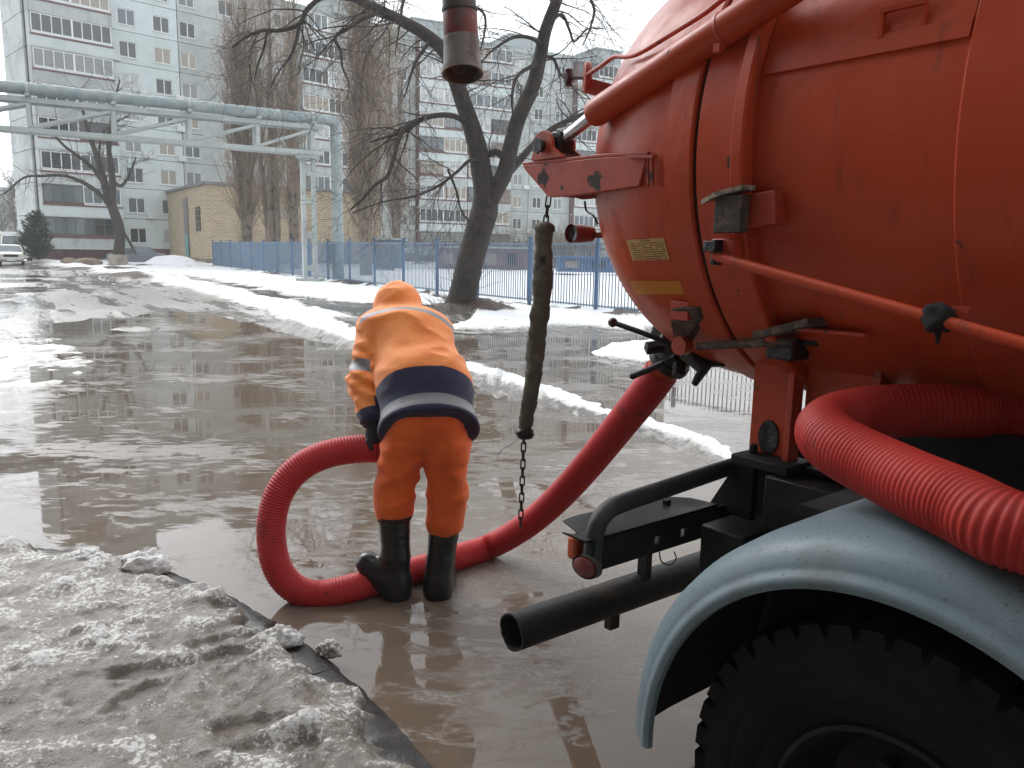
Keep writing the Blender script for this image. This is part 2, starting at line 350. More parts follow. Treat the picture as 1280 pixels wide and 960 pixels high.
m_road = mat('wet_road', (.085, .078, .07), .16, coords='World', spec=.5, layers=[
    dict(color=(.13, .115, .095), scale=1.6, lo=.4, hi=.65, rough=.10),
    dict(color=(.165, .15, .135), attr='slush', nscale=7, namp=.3, lo=.3, hi=.75, rough=.30),
    dict(color=(.27, .252, .23), attr='slush', nscale=23, namp=.55, lo=.80, hi=1.25, rough=.42),
    dict(color=(.10, .092, .082), scale=.8, lo=.50, hi=.60, rough=.10, stretch=(1.6, .16, 1, R(-33.5)), det=8),
    dict(color=(.29, .275, .255), scale=1.5, lo=.56, hi=.66, rough=.45, stretch=(1.5, .22, 1, R(-33.5)), det=8),
    dict(color=(.050, .042, .036), scale=2.6, lo=.62, hi=.68, rough=.12, stretch=(1.2, .3, 1, R(-33.5)), det=8),
    dict(color=(.36, .345, .325), scale=6, lo=.60, hi=.70, rough=.5, amt=.7),
    dict(color=(.060, .040, .028), attr='dirt', nscale=6, namp=.2, lo=.35, hi=.6, rough=.75),
    dict(color=(.50, .48, .45), attr='snow', nscale=9, namp=.25, lo=.15, hi=.5, rough=.55),
    dict(color=SNOWC, attr='snow', nscale=14, namp=.22, lo=.40, hi=.75, rough=.6)], bump=[(2.2, .5, .09), (9, .45, .03), (55, .35, .008)])
m_snow = mat('snow_field', (.30, .28, .25), .45, coords='World', layers=[
    dict(color=SNOWC, attr='snow', nscale=3, namp=.3, lo=.25, hi=.6, rough=.65),
    dict(color=(.060, .040, .028), attr='dirt', nscale=6, namp=.2, lo=.35, hi=.6, rough=.8),
    dict(color=(.60, .60, .60), scale=.6, lo=.5, hi=.75, amt=.5),
    dict(color=(.10, .075, .055), scale=2.3, lo=.66, hi=.72, amt=.8)], bump=[(2.5, .4, .08), (18, .3, .02)])
m_pave = mat('slushy_pavement', (.060, .062, .066), .14, coords='World', layers=[
    dict(color=(.112, .088, .066), attr='slush', nscale=9, namp=.12, lo=.25, hi=.5, rough=.30),
    dict(color=(.168, .140, .110), scale=11, lo=.42, hi=.62, rough=.34, attr2='slush'),
    dict(color=(.225, .198, .168), attr='snow', nscale=26, namp=.34, lo=.18, hi=.5, rough=.45),
    dict(color=(.60, .59, .57), attr='snow', nscale=55, namp=.55, lo=.46, hi=.86, rough=.55),
    dict(color=(.07, .055, .042), scale=60, lo=.64, hi=.72, amt=.7), dict(color=(.10, .08, .062), scale=4, lo=.60, hi=.74, amt=.6)], bump=[(26, .55, .02), (95, .75, .008), (300, .7, .003)])
cell = REG[:-1, :-1]
pave_o = sheet('pavement', cell == 1, m_pave, 'pavement under trodden grey and white slush')
road_o = sheet('road', cell == 0, m_road, 'flooded road with slush and wet asphalt')
ground_o = sheet('ground', cell == 2, m_snow, 'snow covered ground beyond the road')

# kerb stones, wet concrete, each a stone of its own
m_kerb = mat('wet_kerb_concrete', (.022, .019, .017), .42, spec=.3, coords='World', layers=[dict(color=(.042, .036, .031), scale=14, lo=.45, hi=.7, rough=.6), dict(color=(.016, .013, .011), scale=5, lo=.5, hi=.68, rough=.25)], bump=[(60, .4, .004), (14, .5, .012)])
kerb = empty('kerb', (0, 0, 0)); tag(kerb, 'low wet concrete kerb between slushy pavement and flooded road', kind='structure')
KP = resample(np.c_[KERB, np.zeros(len(KERB))], .02)[:, :2]; a0 = 0
kseg = 44
while a0+kseg < len(KP):
    P = KP[a0:a0+kseg+1]
    if P[:, 0].max() > -6 and P[:, 1].max() > -1 and P[:, 0].min() < 1.2:
        T = np.gradient(P, axis=0); T /= np.linalg.norm(T, axis=1, keepdims=True); Nn = np.stack([T[:, 1], -T[:, 0]], 1); b = MB(); k = 34; idx = np.linspace(0, kseg, k).round().astype(int)
        dz = random.uniform(-.003, .003); q = []
        prof = [(-.035, -.2), (-.03, .030), (-.012, .050), (.02, .058), (.10, .064), (.125, .05), (.13, -.2)]
        for i_, i in enumerate(idx):
            sh = .004 if i_ in (0, k-1) else 0
            for a_, zz_ in prof:
                p = P[i]+Nn[i]*(a_+(.022*(float(fbm(np.array([P[i][0]*9.]), np.array([P[i][1]*9.]), s=13)[0])-.5) if a_ < 0 else 0))+T[i]*(.0015 if i_ == 0 else -.0015 if i_ == k-1 else 0); q.append((p[0], p[1], zz_+dz-(sh if zz_ > 0 else 0)+(random.uniform(-.005, .004)+.016*(float(fbm(np.array([p[0]*7.]), np.array([p[1]*7.]), s=3)[0])-.55))*(zz_ > 0)))
        n = len(prof); b.add(q, [(i*n+j, i*n+j+1, (i+1)*n+j+1, (i+1)*n+j) for i in range(k-1) for j in range(n-1)]+[tuple(range(n)), tuple((k-1)*n+j for j in range(n))[::-1]])
        b.build('kerb_stone', m_kerb, kerb)
    a0 += kseg

# flood water: muddy, mirror-like, with rafts of thin slush on it
mw = bpy.data.materials.new('flood_water'); mw.use_nodes = True; t = mw.node_tree; N, L = t.nodes, t.links; b = N['Principled BSDF']
geo = N.new('ShaderNodeNewGeometry')
def wn(sc, st, det=6, ro=.6, dist=0.):
    mp = N.new('ShaderNodeMapping'); mp.inputs['Scale'].default_value = st; mp.inputs['Rotation'].default_value = (0, 0, R(-25)); L.new(geo.outputs['Position'], mp.inputs[0])
    n = N.new('ShaderNodeTexNoise'); n.inputs['Scale'].default_value = sc; n.inputs['Detail'].default_value = det; n.inputs['Roughness'].default_value = ro; n.inputs['Distortion'].default_value = dist; L.new(mp.outputs[0], n.inputs['Vector']); return n.outputs['Fac']
def wr(v, lo, hi, a=0, bb=1):
    n = N.new('ShaderNodeMapRange'); n.interpolation_type = 'SMOOTHSTEP'
    for i, x in enumerate((lo, hi, a, bb)): n.inputs[i+1].default_value = x
    L.new(v, n.inputs[0]); return n.outputs[0]
def wm(op, a, c):
    n = N.new('ShaderNodeMath'); n.operation = op
    for i, v in enumerate((a, c)):
        if isinstance(v, (int, float)): n.inputs[i].default_value = v
        else: L.new(v, n.inputs[i])
    return n.outputs[0]
raft = wr(wm('ADD', wm('MULTIPLY', wn(.55, (1, 1.6, 1), 4), .55), wm('MULTIPLY', wn(5, (1, 2.2, 1), 8, .68, .6), .45)), .50, .60)
grain = wr(wn(42, (1, 1.8, 1), 6, .72), .36, .64); film = wm('MULTIPLY', raft, grain)
cm = N.new('ShaderNodeMix'); cm.data_type = 'RGBA'; L.new(wr(wn(.8, (1, 1, 1), 3), .35, .65), cm.inputs[0]); cm.inputs[6].default_value = (.118, .088, .064, 1); cm.inputs[7].default_value = (.152, .122, .094, 1)
c2 = N.new('ShaderNodeMix'); c2.data_type = 'RGBA'; L.new(film, c2.inputs[0]); L.new(cm.outputs[2], c2.inputs[6]); c2.inputs[7].default_value = (.235, .215, .19, 1); L.new(c2.outputs[2], b.inputs['Base Color'])
L.new(wr(film, 0, 1, .02, .17), b.inputs['Roughness']); b.inputs['IOR'].default_value = 1.333; b.inputs['Specular IOR Level'].default_value = .62
b1 = N.new('ShaderNodeBump'); b1.inputs['Strength'].default_value = .028; b1.inputs['Distance'].default_value = .02; L.new(wn(2.2, (1, 2.4, 1), 3), b1.inputs['Height'])
b2 = N.new('ShaderNodeBump'); b2.inputs['Strength'].default_value = .28; b2.inputs['Distance'].default_value = .006; L.new(film, b2.inputs['Height']); L.new(b1.outputs[0], b2.inputs['Normal']); L.new(b2.outputs[0], b.inputs['Normal'])
wb = MB(); wb.add([(-75, -8, 0), (26, -8, 0), (26, 66, 0), (-75, 66, 0)], [(0, 1, 2, 3)])
tag(wb.build('flood_water', mw, None, smooth=False), 'brown melt water with thin slush standing on the road', kind='structure')
# ================================================================== apartment blocks
m_panel = mat('pale_green_panel', (.56, .62, .615), .85, layers=[dict(color=(.47, .53, .525), scale=.8, lo=.4, hi=.7, amt=.6), dict(color=(.34, .37, .36), scale=3, lo=.55, hi=.75, stretch=(3, 3, .35), amt=.5)], bump=[(30, .2, .02)], coords='World', orand=.05)
m_panel2 = mat('grey_tile_panel', (.42, .445, .43), .85, layers=[dict(color=(.32, .34, .33), scale=.9, lo=.4, hi=.7, amt=.7), dict(color=(.52, .55, .53), scale=.5, lo=.5, hi=.7, amt=.6)], bump=[(20, .3, .02)], coords='World', orand=.10)
m_joint = mat('dark_joint', (.10, .11, .11), .9)
m_white = mat('white_plastic_frame', (.74, .76, .76), .45)
m_dkframe = mat('dark_wood_frame', (.10, .095, .09), .6)
m_maroon = mat('maroon_paint', (.155, .075, .075), .7, layers=[dict(color=(.20, .11, .105), scale=1.5, lo=.4, hi=.65)], coords='World')
m_sill = mat('snowy_white_sill', (.70, .72, .72), .6)
m_parap = mat('parapet_concrete', (.47, .50, .49), .85, layers=[dict(color=(.34, .36, .355), scale=1.2, lo=.45, hi=.7, stretch=(1, 1, .3))], coords='World', orand=.12)
m_brown = mat('brown_cladding', (.17, .125, .105), .75, layers=[dict(color=(.25, .21, .19), scale=2.5, lo=.4, hi=.6)], coords='World')
m_roofc = mat('roof_concrete', (.36, .40, .40), .85)
m_ac = mat('air_conditioner_case', (.62, .63, .62), .5)
PANES = [mat('pane_warm_curtain', (.30, .26, .21), .12, spec=.7), mat('pane_black', (.03, .034, .036), .06, spec=.8), mat('pane_dark', (.055, .062, .065), .08, spec=.8), mat('pane_grey_curtain', (.22, .235, .235), .12, spec=.7), mat('pane_light_curtain', (.46, .47, .46), .15, spec=.6), mat('pane_blue_grey', (.12, .145, .155), .08, spec=.8)]
def window_meshes(w, h, tag_):
    """frame with a mullion and a sill; panes just behind"""
    d = .07; f = MB(); e = .075
    f.box((-w/2+e/2, 0, h/2), (e, d, h)).box((w/2-e/2, 0, h/2), (e, d, h)).box((0, 0, e/2), (w-2*e, d, e)).box((0, 0, h-e/2), (w-2*e, d, e)).box((w*.02, 0, h/2), (e*1.1, d*.9, h-2*e)).box((0, -.09, -.03), (w+.16, .22, .04))
    p = MB(); p.box((0, .01, h/2), (w-2*e, .02, h-2*e))
    return f.mesh('window_frame_'+tag_, m_white, smooth=False), [p.mesh('pane_%s_%d' % (tag_, i), m, smooth=False) for i, m in enumerate(PANES)]
WIN = {k: window_meshes(k[0], k[1], '%d_%d' % (k[0]*100, k[1]*100)) for k in ((1.55, 1.4), (1.3, 1.4), (.9, 1.3))}
def panel_mesh(w, h, holes, wsz, m, name):
    """wall panel with openings cut for its windows"""
    b = MB(); g = .025; x0 = g; z0 = .55; z1 = z0+wsz[1]
    cuts = sorted(holes); x = g
    b.box((w/2, .1, (g+z0)/2), (w-2*g, .2, z0-g)); b.box((w/2, .1, (z1+h-g)/2), (w-2*g, .2, h-g-z1))
    for c in cuts+[None]:
        e = (c-wsz[0]/2) if c is not None else w-g
        if e-x > .01: b.box(((x+e)/2, .1, (z0+z1)/2), (e-x, .2, z1-z0))
        if c is not None: x = c+wsz[0]/2
    return b.mesh(name, m, smooth=False)
def balcony_set(w, style):
    """glazing frame mesh + pane mesh of a glazed loggia bay of width w"""
    f = MB(); p = MB(); h = 1.5; n = max(3, int(w/.75)); fr = .075; d = .06
    f.box((w/2, 0, fr/2), (w, d, fr)).box((w/2, 0, h-fr/2), (w, d, fr))
    for i in range(n+1): f.box((min(max(i*w/n, fr/2), w-fr/2), 0, h/2), (fr, d*.9, h-2*fr))
    if style == 'grid': f.box((w/2, 0, h*.68), (w, d*.8, .05))
    p.box((w/2, .015, h/2), (w-.02, .02, h-.02)); return f, p
def facade(name, P0, ang, depth, floors, segs, label, end_left=True, mats=None):
    b = empty(name, (P0[0], P0[1], 0), ang, label, 'apartment block'); rnd = random.Random(hash(len(name)) % 97)
    fh, z0 = 2.8, 1.25; top = z0+fh*floors; t1 = max(s[2] for s in segs); t0 = min(s[1] for s in segs)
    core = MB(); core.box(((t0+t1)/2, .25+depth/2, top/2), (t1-t0-.04, depth, top-.02)); core.build('core_wall', m_joint, b, smooth=False)
    pl = MB(); pl.box(((t0+t1)/2, .14, z0/2-.1), (t1-t0, .2, z0+.2)); pl.build('plinth', m_maroon, b, smooth=False)
    rf = MB(); rf.box(((t0+t1)/2, .2+depth/2, top+.3), (t1-t0+.3, depth+.7, .62)); r_ = rf.build('roof_parapet', m_roofc, b, smooth=False)
    for x in np.arange(t0+6, t1-3, 13):
        h = MB(); h.box((x, depth*.3, top+1.4), (4.2, 5, 1.7)); h.box((x, depth*.3, top+2.3), (4.6, 5.4, .15)); h.build('roof_hut', m_roofc, r_, smooth=False)
    cache = {}
    for sg in segs:
        kind, a, c = sg[0], sg[1], sg[2]; wdt = c-a
        if kind == 'panel':
            ws, wsz = sg[3], sg[4]; pm = m_panel if len(sg) < 6 else sg[5]
            key = (round(wdt, 2), tuple(ws), pm.name)
            if key not in cache: cache[key] = panel_mesh(wdt, fh, ws, wsz, pm, 'wall_panel')
            for k in range(floors):
                inst(cache[key], 'wall_panel', b, (a, 0, z0+k*fh))
                for x in ws:
                    fm, pms = WIN[wsz]
                    wo = inst(fm, 'window', b, (a+x, .10, z0+k*fh+.55)); inst(rnd.choice(pms), 'pane', wo, (0, 0, 0))
                if ws and rnd.random() < .35 and k > 0:
                    x = ws[0]+(-1.15 if rnd.random() < .5 else 1.15); u = MB(); u.box((a+x, -.14, z0+k*fh+.35), (.75, .28, .55)); u.box((a+x-.05, -.285, z0+k*fh+.35), (.42, .02, .42)); u.build('air_conditioner', m_ac, b, smooth=False)
        else:
            bays = sg[3]
            for k in range(floors):
                zf = z0+k*fh
                s = MB(); s.box(((a+c)/2, -.55, zf-.06), (wdt, 1.1, .14)); bo = s.build('balcony', m_parap, b, smooth=False)
                pp = MB(); pp.box(((a+c)/2, -1.05, zf+.42), (wdt-.02, .09, .82)); pp.build('parapet', m_panel if rnd.random() < .3 else m_parap, bo, smooth=False)
                mr = MB(); mr.box(((a+c)/2, -1.07, zf+.90), (wdt, .14, .15)); mr.build('rail_band', m_maroon, bo, smooth=False)
                for xe in (a+.05, c-.05): sides = MB(); sides.box((xe, -.5, zf+1.35), (.10, 1.0, 2.62)); sides.build('side_wall', sg[4] if len(sg) > 4 else m_parap, bo, smooth=False)
                bk = MB(); bk.box(((a+c)/2, -.02, zf+1.35), (wdt-.2, .05, 2.6)); bk.build('back_wall', m_brown, bo, smooth=False)
                bw_ = (wdt-.24)/bays
                for j in range(bays):
                    st = rnd.random(); xo = a+.12+j*bw_
                    if st < .10 and len(sg) > 5:            # boarded bay
                        q = MB(); n = max(3, int(bw_/.35))
                        for i in range(n): q.box((xo+(i+.5)*bw_/n, -1.04, zf+1.86), (bw_/n-.03, .05, 1.72))
                        q.build('cladding', m_brown, bo, smooth=False); continue
                    f, p = balcony_set(bw_, 'grid' if (k == 0 or st > .9) else 'plain'); fm = m_dkframe if (k == 0 or st > .86) else m_white
                    f2, p2 = MB(), MB()
                    f2.add(np.concatenate(f.v)+np.array((xo, -1.05, zf+1.13)), f.f); p2.add(np.concatenate(p.v)+np.array((xo, -1.05, zf+1.13)), p.f)
                    f2.build('glazing_frame', fm, bo, smooth=False); p2.build('pane', rnd.choice(PANES), bo, smooth=False)
                    sl_ = MB(); sl_.box((xo+bw_/2, -1.08, zf+1.035), (bw_-.02, .2, .11)); sl_.build('sill', m_sill if fm is m_white else m_maroon, bo, smooth=False)
    return b
CA = (-41.7, 70.5); AA = R(45)
facade('apartment_block', CA, AA, 6.6, 9, [('balcony', 0, 6.6, 2), ('panel', 6.62, 12.87, [1.62, 4.75], (1.55, 1.4)), ('panel', 12.9, 19.2, [.95, 4.9], (1.55, 1.4), m_panel2),
    ('panel', 19.23, 25.4, [1.4, 4.6], (1.55, 1.4), m_panel2), ('balcony', 25.45, 32.0, 2), ('panel', 32.05, 37.2, [1.5, 3.7], (1.3, 1.4), m_panel2)], 'pale green nine storey panel block with long glazed balconies behind the bare left tree')
# its end wall: tall flat panels
m_end = mat('end_wall_panel', (.50, .535, .53), .85, layers=[dict(color=(.38, .40, .40), scale=.5, lo=.42, hi=.65), dict(color=(.60, .62, .62), scale=1.3, lo=.55, hi=.7)], coords='World')
_blk = bpy.data.objects['apartment_block']
_em = MB(); _em.box((0, 0, 0), (.16, 3.2, 2.74)); _eme = _em.mesh('end_panel', m_end, smooth=False)
for k in range(9):
    for j in range(2): inst(_eme, 'end_panel', _blk, (-.10, .25+1.7+j*3.25, 1.25+2.8*k+1.4))
CB = (-11-5.33*math.cos(R(28)), 99-5.33*math.sin(R(28)))
facade('apartment_block', CB, R(28), 11, 9, [('panel', 0, 3.2, [2.3], (1.3, 1.4), m_panel2), ('panel', 3.22, 4.0, [], (.9, 1.3), m_panel2), ('balcony', 4.02, 10.4, 2, m_maroon, 1), ('balcony', 10.45, 16.5, 2, m_maroon, 1),
    ('panel', 16.55, 19.6, [1.5], (1.3, 1.4), m_panel2), ('panel', 19.63, 22.6, [1.3], (1.3, 1.4), m_panel2), ('panel', 22.63, 26.0, [1.5], (1.3, 1.4), m_panel2), ('balcony', 26.05, 32.5, 2, m_maroon, 1), ('panel', 32.55, 38, [1.4, 4], (1.3, 1.4), m_panel2), ('panel', 38.03, 44, [1.4, 4], (1.3, 1.4), m_panel2)],
    'grey nine storey panel block with maroon sided balconies behind the forked tree')

# hazy far blocks beyond the road end
def far_block(x, y, w, d, h, label, fl):
    o = empty('apartment_block', (x, y, 0), R(20), label, 'apartment block', None, True); s = MB(); s.box((0, 0, h/2), (w, d, h)); s.build('wall', m_panel2, o, smooth=False)
    r_ = MB(); r_.box((0, 0, h+.4), (w+.6, d+.6, .8)); r_.build('roof', m_roofc, o, smooth=False)
    wm_ = MB(); wm_.box((0, 0, 0), (1.6, .12, 1.4)); wme = wm_.mesh('window', PANES[0], smooth=False)
    for k in range(fl):
        for i in range(int(w/3.2)): inst(wme, 'window', o, (-w/2+1.8+i*3.2, -d/2-.05, 2+k*2.8+.7))
far_block(-142, 220, 26, 12, 15.2, 'pale five storey block fading into haze at the road end', 5)
far_block(-171, 232, 20, 12, 12.4, 'low pale block behind the parked white van', 4)

# ================================================================== yellow brick substation
m_brick = bpy.data.materials.new('yellow_brick'); m_brick.use_nodes = True; _t = m_brick.node_tree; _b = _t.nodes['Principled BSDF']
_tc = _t.nodes.new('ShaderNodeTexCoord'); _sx = _t.nodes.new('ShaderNodeSeparateXYZ'); _ad = _t.nodes.new('ShaderNodeMath'); _cx = _t.nodes.new('ShaderNodeCombineXYZ'); _br = _t.nodes.new('ShaderNodeTexBrick')
_t.links.new(_tc.outputs['Object'], _sx.inputs[0]); _t.links.new(_sx.outputs[0], _ad.inputs[0]); _t.links.new(_sx.outputs[1], _ad.inputs[1]); _t.links.new(_ad.outputs[0], _cx.inputs[0]); _t.links.new(_sx.outputs[2], _cx.inputs[1]); _t.links.new(_cx.outputs[0], _br.inputs['Vector'])
_br.inputs['Color1'].default_value = (.46, .36, .225, 1); _br.inputs['Color2'].default_value = (.33, .255, .16, 1); _br.inputs['Mortar'].default_value = (.52, .46, .37, 1)
_br.inputs['Scale'].default_value = 1; _br.inputs['Brick Width'].default_value = .52; _br.inputs['Row Height'].default_value = .17; _br.inputs['Mortar Size'].default_value = .022; _br.inputs['Bias'].default_value = .1
_t.links.new(_br.outputs['Color'], _b.inputs['Base Color']); _b.inputs['Roughness'].default_value = .9
m_rust_steel = mat('rusty_grey_steel', (.20, .205, .20), .7, layers=[dict(color=(.16, .10, .07), scale=2, lo=.5, hi=.7)], coords='World')
m_turq = mat('turquoise_paint', (.16, .34, .34), .6, layers=[dict(color=(.22, .24, .22), scale=3, lo=.5, hi=.7)], coords='World')
bb = empty('brick_substation', (-25.4, 66, 0), R(34.3), 'yellow brick flat roofed substation behind the poplars', 'building', None, True)
s = MB(); s.box((7.8, 8.5, 3.3), (15.6, 17, 6.6)); s.build('wall', m_brick, bb, smooth=False)
s = MB(); s.box((7.8, 8.5, 6.72), (16.0, 17.4, .22)); s.build('roof', m_rust_steel, bb, smooth=False)
s = MB(); s.box((-.02, 8.5, .3), (.06, 17, .6)).box((7.8, -.02, .3), (15.6, .06, .6)); s.build('plinth', mat('brown_render', (.27, .205, .14), .9, coords='World', layers=[dict(color=(.17, .13, .1), scale=1, lo=.45, hi=.65)]), bb, smooth=False)
s = MB(); s.box((-.06, 7.0, 3.6), (.1, 1.5, 4.4)); d_ = s.build('door_surround', m_rust_steel, bb, smooth=False)
s = MB(); s.box((-.13, 6.8, 1.35), (.08, 1.0, 2.7)); d2 = s.build('door', m_turq, bb, smooth=False)
s = MB(); s.box((-.2, 6.45, 1.3), (.06, .06, .2)); s.build('handle', m_rust_steel, d2, smooth=False)
s = MB(); s.box((-.04, 2.6, 3.9), (.08, 1.5, 2.0)); w_ = s.build('window', mat('dark_boarded_window', (.085, .06, .05), .7), bb, smooth=False)
s = MB()
for k in range(4): s.box((-.1, 2.6, 3.15+k*.5), (.04, 1.5, .06))
s.build('grille', m_rust_steel, w_, smooth=False)
s = MB(); s.box((11.5, -.05, 1.1), (2.4, .1, 2.2)); s.build('door', mat('grey_metal_door', (.17, .165, .155), .6), bb, smooth=False)
s = MB(); s.box((6.5, -.04, 4.6), (1.4, .08, .9)); s.build('window', PANES[0], bb, smooth=False)

# ================================================================== blue picket fence
m_blue = mat('blue_fence_paint', (.13, .195, .27), .55, layers=[dict(color=(.20, .25, .30), scale=3, lo=.5, hi=.7)], coords='World')
m_blue2 = mat('blue_post_paint', (.07, .135, .245), .5, coords='World')
fe = empty('picket_fence', (FENCE[2][0], FENCE[2][1], 0), 0, 'long blue metal picket fence closing off the snowy yard', 'fence', None, True)
fo = np.array([FENCE[2][0], FENCE[2][1], 0]); pk = MB(); pk.box((0, 0, 1.08), (.022, .022, 1.78)); pkm = pk.mesh('picket', m_blue, smooth=False)
pt = MB(); pt.box((0, 0, 1.0), (.085, .085, 2.16)); pt.box((0, 0, 2.095), (.10, .10, .03)); ptm = pt.mesh('post', m_blue2, smooth=False)
far = MB(); cnt = 0
FP = resample(np.c_[FENCE, np.zeros(len(FENCE))], .02)
FL = np.concatenate([[0], np.cumsum(np.linalg.norm(np.diff(FP, axis=0), axis=1))])
def fpt(s_): return np.array([np.interp(s_, FL, FP[:, i]) for i in range(3)])
sp = 2.95; npost = int(FL[-1]/sp); ph = .55
for k in range(npost+1):
    a = fpt(min(k*sp+ph, FL[-1])); inst(ptm, 'post', fe, a-fo, 0.9)
    if k == npost: break
    b_ = fpt(min((k+1)*sp+ph, FL[-1])); k_ = 0
    for zz in (.24, 1.90): rl = MB(); rl.bar(a-fo+np.array((0, 0, zz)), b_-fo+np.array((0, 0, zz)), .03, .04); rl.build('rail', m_blue, fe, smooth=False)
    for j in range(1, 24):
        q = a+(b_-a)*j/24-fo; cnt += 1
        if cnt <= 280: inst(pkm, 'picket', fe, q, .9)
        else: far.box(q+np.array((0, 0, 1.08)), (.022, .022, 1.78), Matrix.Rotation(.9, 3, 'Z'))
tag(far.build('picket_row', m_blue, fe, smooth=False), kind='stuff')

# ================================================================== heating-pipe gantry over the road
m_gan = mat('gantry_grey_paint', (.42, .455, .445), .6, layers=[dict(color=(.34, .375, .37), scale=1.2, lo=.4, hi=.65), dict(color=(.20, .11, .07), scale=1.6, lo=.66, hi=.72, rough=.8)], coords='World')
m_gpipe = mat('insulated_pipe_wrap', (.25, .30, .305), .55, layers=[dict(color=(.33, .375, .375), scale=2, lo=.4, hi=.65)], coords='World', bump=[(4, .5, .05)])
ga = empty('pipe_gantry', (-9.6, 38.0, 0), 0, 'grey lattice gantry carrying a fat heating pipe over the road', 'gantry')
GD = np.array([-.868, -.496, 0]); GN = np.array([-.496, .868, 0])*-1     # along the beam to the left, and towards the viewer
g0 = np.array([-9.6, 38.0, 0]); Lb = 19.5
def gp(t_, z_, off=0.): return g0+GD*t_+GN*off+np.array((0, 0, z_))
zb, zt = 6.0, 7.15
for nm, z_ in (('bottom_chord', zb), ('top_chord', zt)):
    for off in (-.35, .35):
        s = MB(); s.bar(gp(-.5, z_, off), gp(Lb, z_, off),   .10, .19); s.build(nm, m_gan, ga, smooth=False)
ps = [0, 2.45, 5.3, 8.2, 11.2, 14.2, 17.2]
for i, t_ in enumerate(ps):
    for off in (-.35, .35):
        s = MB(); s.bar(gp(t_, zb+.12, off), gp(t_, zt-.12, off), .13, .16, up=GD); s.build('strut', m_gan, ga, smooth=False)
        if i < len(ps)-1:
            e = ps[i+1]; a, c = ((t_, zt-.15), (e, zb+.15)) if i % 2 == 0 and i < 2 else ((t_, zt-.15), (e, zb+.15)); s = MB(); s.bar(gp(a[0]+.08, a[1], off*.95), gp(c[0]-.08, c[1], off*.95), .09, .11); s.build('diagonal', m_gan, ga, smooth=False)
    s = MB(); s.bar(gp(t_, zt+.15, -.45), gp(t_, zt+.15, .75), .16, .10); s.build('pipe_saddle', m_gan, ga, smooth=False)
for t_ in (.15, Lb-.6):
    s = MB()
    for off in (-.25, .25): s.bar(gp(t_+off, -.2, 0), gp(t_+off, zb-.13, 0), .18, .26, up=GN)
    s.box(gp(t_, zb-.19, 0), (.9, .9, .12)); s.box(gp(t_, .05, 0), (1.1, 1.0, .35)); co = s.build('column', m_gan, ga, smooth=False)
    for z_ in np.arange(.7, 5.8, 1.55):
        q = MB(); q.bar(gp(t_-.15, z_, 0), gp(t_+.15, z_, 0), .20, .24); q.build('batten', m_gan, co, smooth=False)
pp = np.array([gp(Lb, zt+.42, .35), gp(10, zt+.42, .35), gp(1.0, zt+.40, .35), gp(-.75, zt+.39, .35), gp(-1.0, zt+.36, .35), gp(-1.12, zt+.22, .35), gp(-1.15, zt+.0, .35), gp(-1.15, 3.2, .38), gp(-1.15, -.2, .4)])
pv = resample(catmull(pp, 10), .12); rr = .215+.010*np.sin(np.arange(len(pv))*1.9)+.006*RNG.standard_normal(len(pv))
s = MB(); s.tube(pv, rr, 16); s.build('heating_pipe', m_gpipe, ga, angle=70)
s = MB(); p2 = pp+GN*.0; p2 = np.array([q-GN*.55 for q in pp]); p2[:, 2] -= .02
s.tube(resample(catmull(p2, 10), .3), .15, 14); s.build('heating_pipe', m_gpipe, ga)
for t_ in (0, 5.3, 11.2):
    s = MB(); s.lathe([(-.06, .225), (-.06, .245), (.06, .245), (.06, .225)], 18, gp(t_, zt+.42, .35), (GD, GN, (0, 0, 1))); s.build('pipe_clamp', m_gan, ga)

# unseen block added behind the camera to shade the truck's near side
_hv = np.array([math.cos(R(52)), -math.sin(R(52))]); _nv = np.array([-math.sin(R(52)), -math.cos(R(52))]); _o = -.621*_hv-2.512*_nv+_hv*30+_nv*6.6
facade('apartment_block', (_o[0], _o[1]), R(128), 11, 9, [('panel', i*6.3, i*6.3+6.27, [1.6, 4.7], (1.55, 1.4), mat('shade_block_brick', (.085, .058, .045), .9, coords='World', layers=[dict(color=(.12, .085, .066), scale=3, lo=.4, hi=.6)])) for i in range(6)], 'unseen dark brown block added along the pavement to shade the tanker')
# ================================================================== bare trees
def tubes_mesh(name, polys, m, origin, n):
    """many tapered tubes in one mesh; polys: list of (points, radii)"""
    V, Fc, k = [], [], 0; a = np.linspace(0, 2*math.pi, n, endpoint=False); ca, sa = np.cos(a)[:, None], np.sin(a)[:, None]
    for P, r in polys:
        P = np.asarray(P, float); T = np.gradient(P, axis=0); T /= np.maximum(np.linalg.norm(T, axis=1, keepdims=True), 1e-9)
        u = np.array((.3, .2, 1.)) if abs(T[0][2]) < .85 else np.array((1., .2, .1)); q = len(P)
        for i in range(q):
            u = u-T[i]*(u@T[i]); u /= max(np.linalg.norm(u), 1e-9); V.append(P[i]+r[i]*(ca*u+sa*np.cross(T[i], u)))
        Fc += [(k+i*n+j, k+i*n+(j+1) % n, k+(i+1)*n+(j+1) % n, k+(i+1)*n+j) for i in range(q-1) for j in range(n)]; k += q*n
    v = np.concatenate(V)-np.array(origin); f = np.array(Fc, np.int32)
    me = bpy.data.meshes.new(name); me.vertices.add(len(v)); me.vertices.foreach_set('co', v.ravel()); me.loops.add(f.size); me.loops.foreach_set('vertex_index', f.ravel())
    me.polygons.add(len(f)); me.polygons.foreach_set('loop_start', np.arange(0, f.size, 4, dtype=np.int32)); me.polygons.foreach_set('loop_total', np.full(len(f), 4, np.int32))
    me.polygons.foreach_set('use_smooth', np.ones(len(f), bool)); me.update(); me.validate(); me.materials.append(m); return me
def unit(v): return v/max(np.linalg.norm(v), 1e-9)
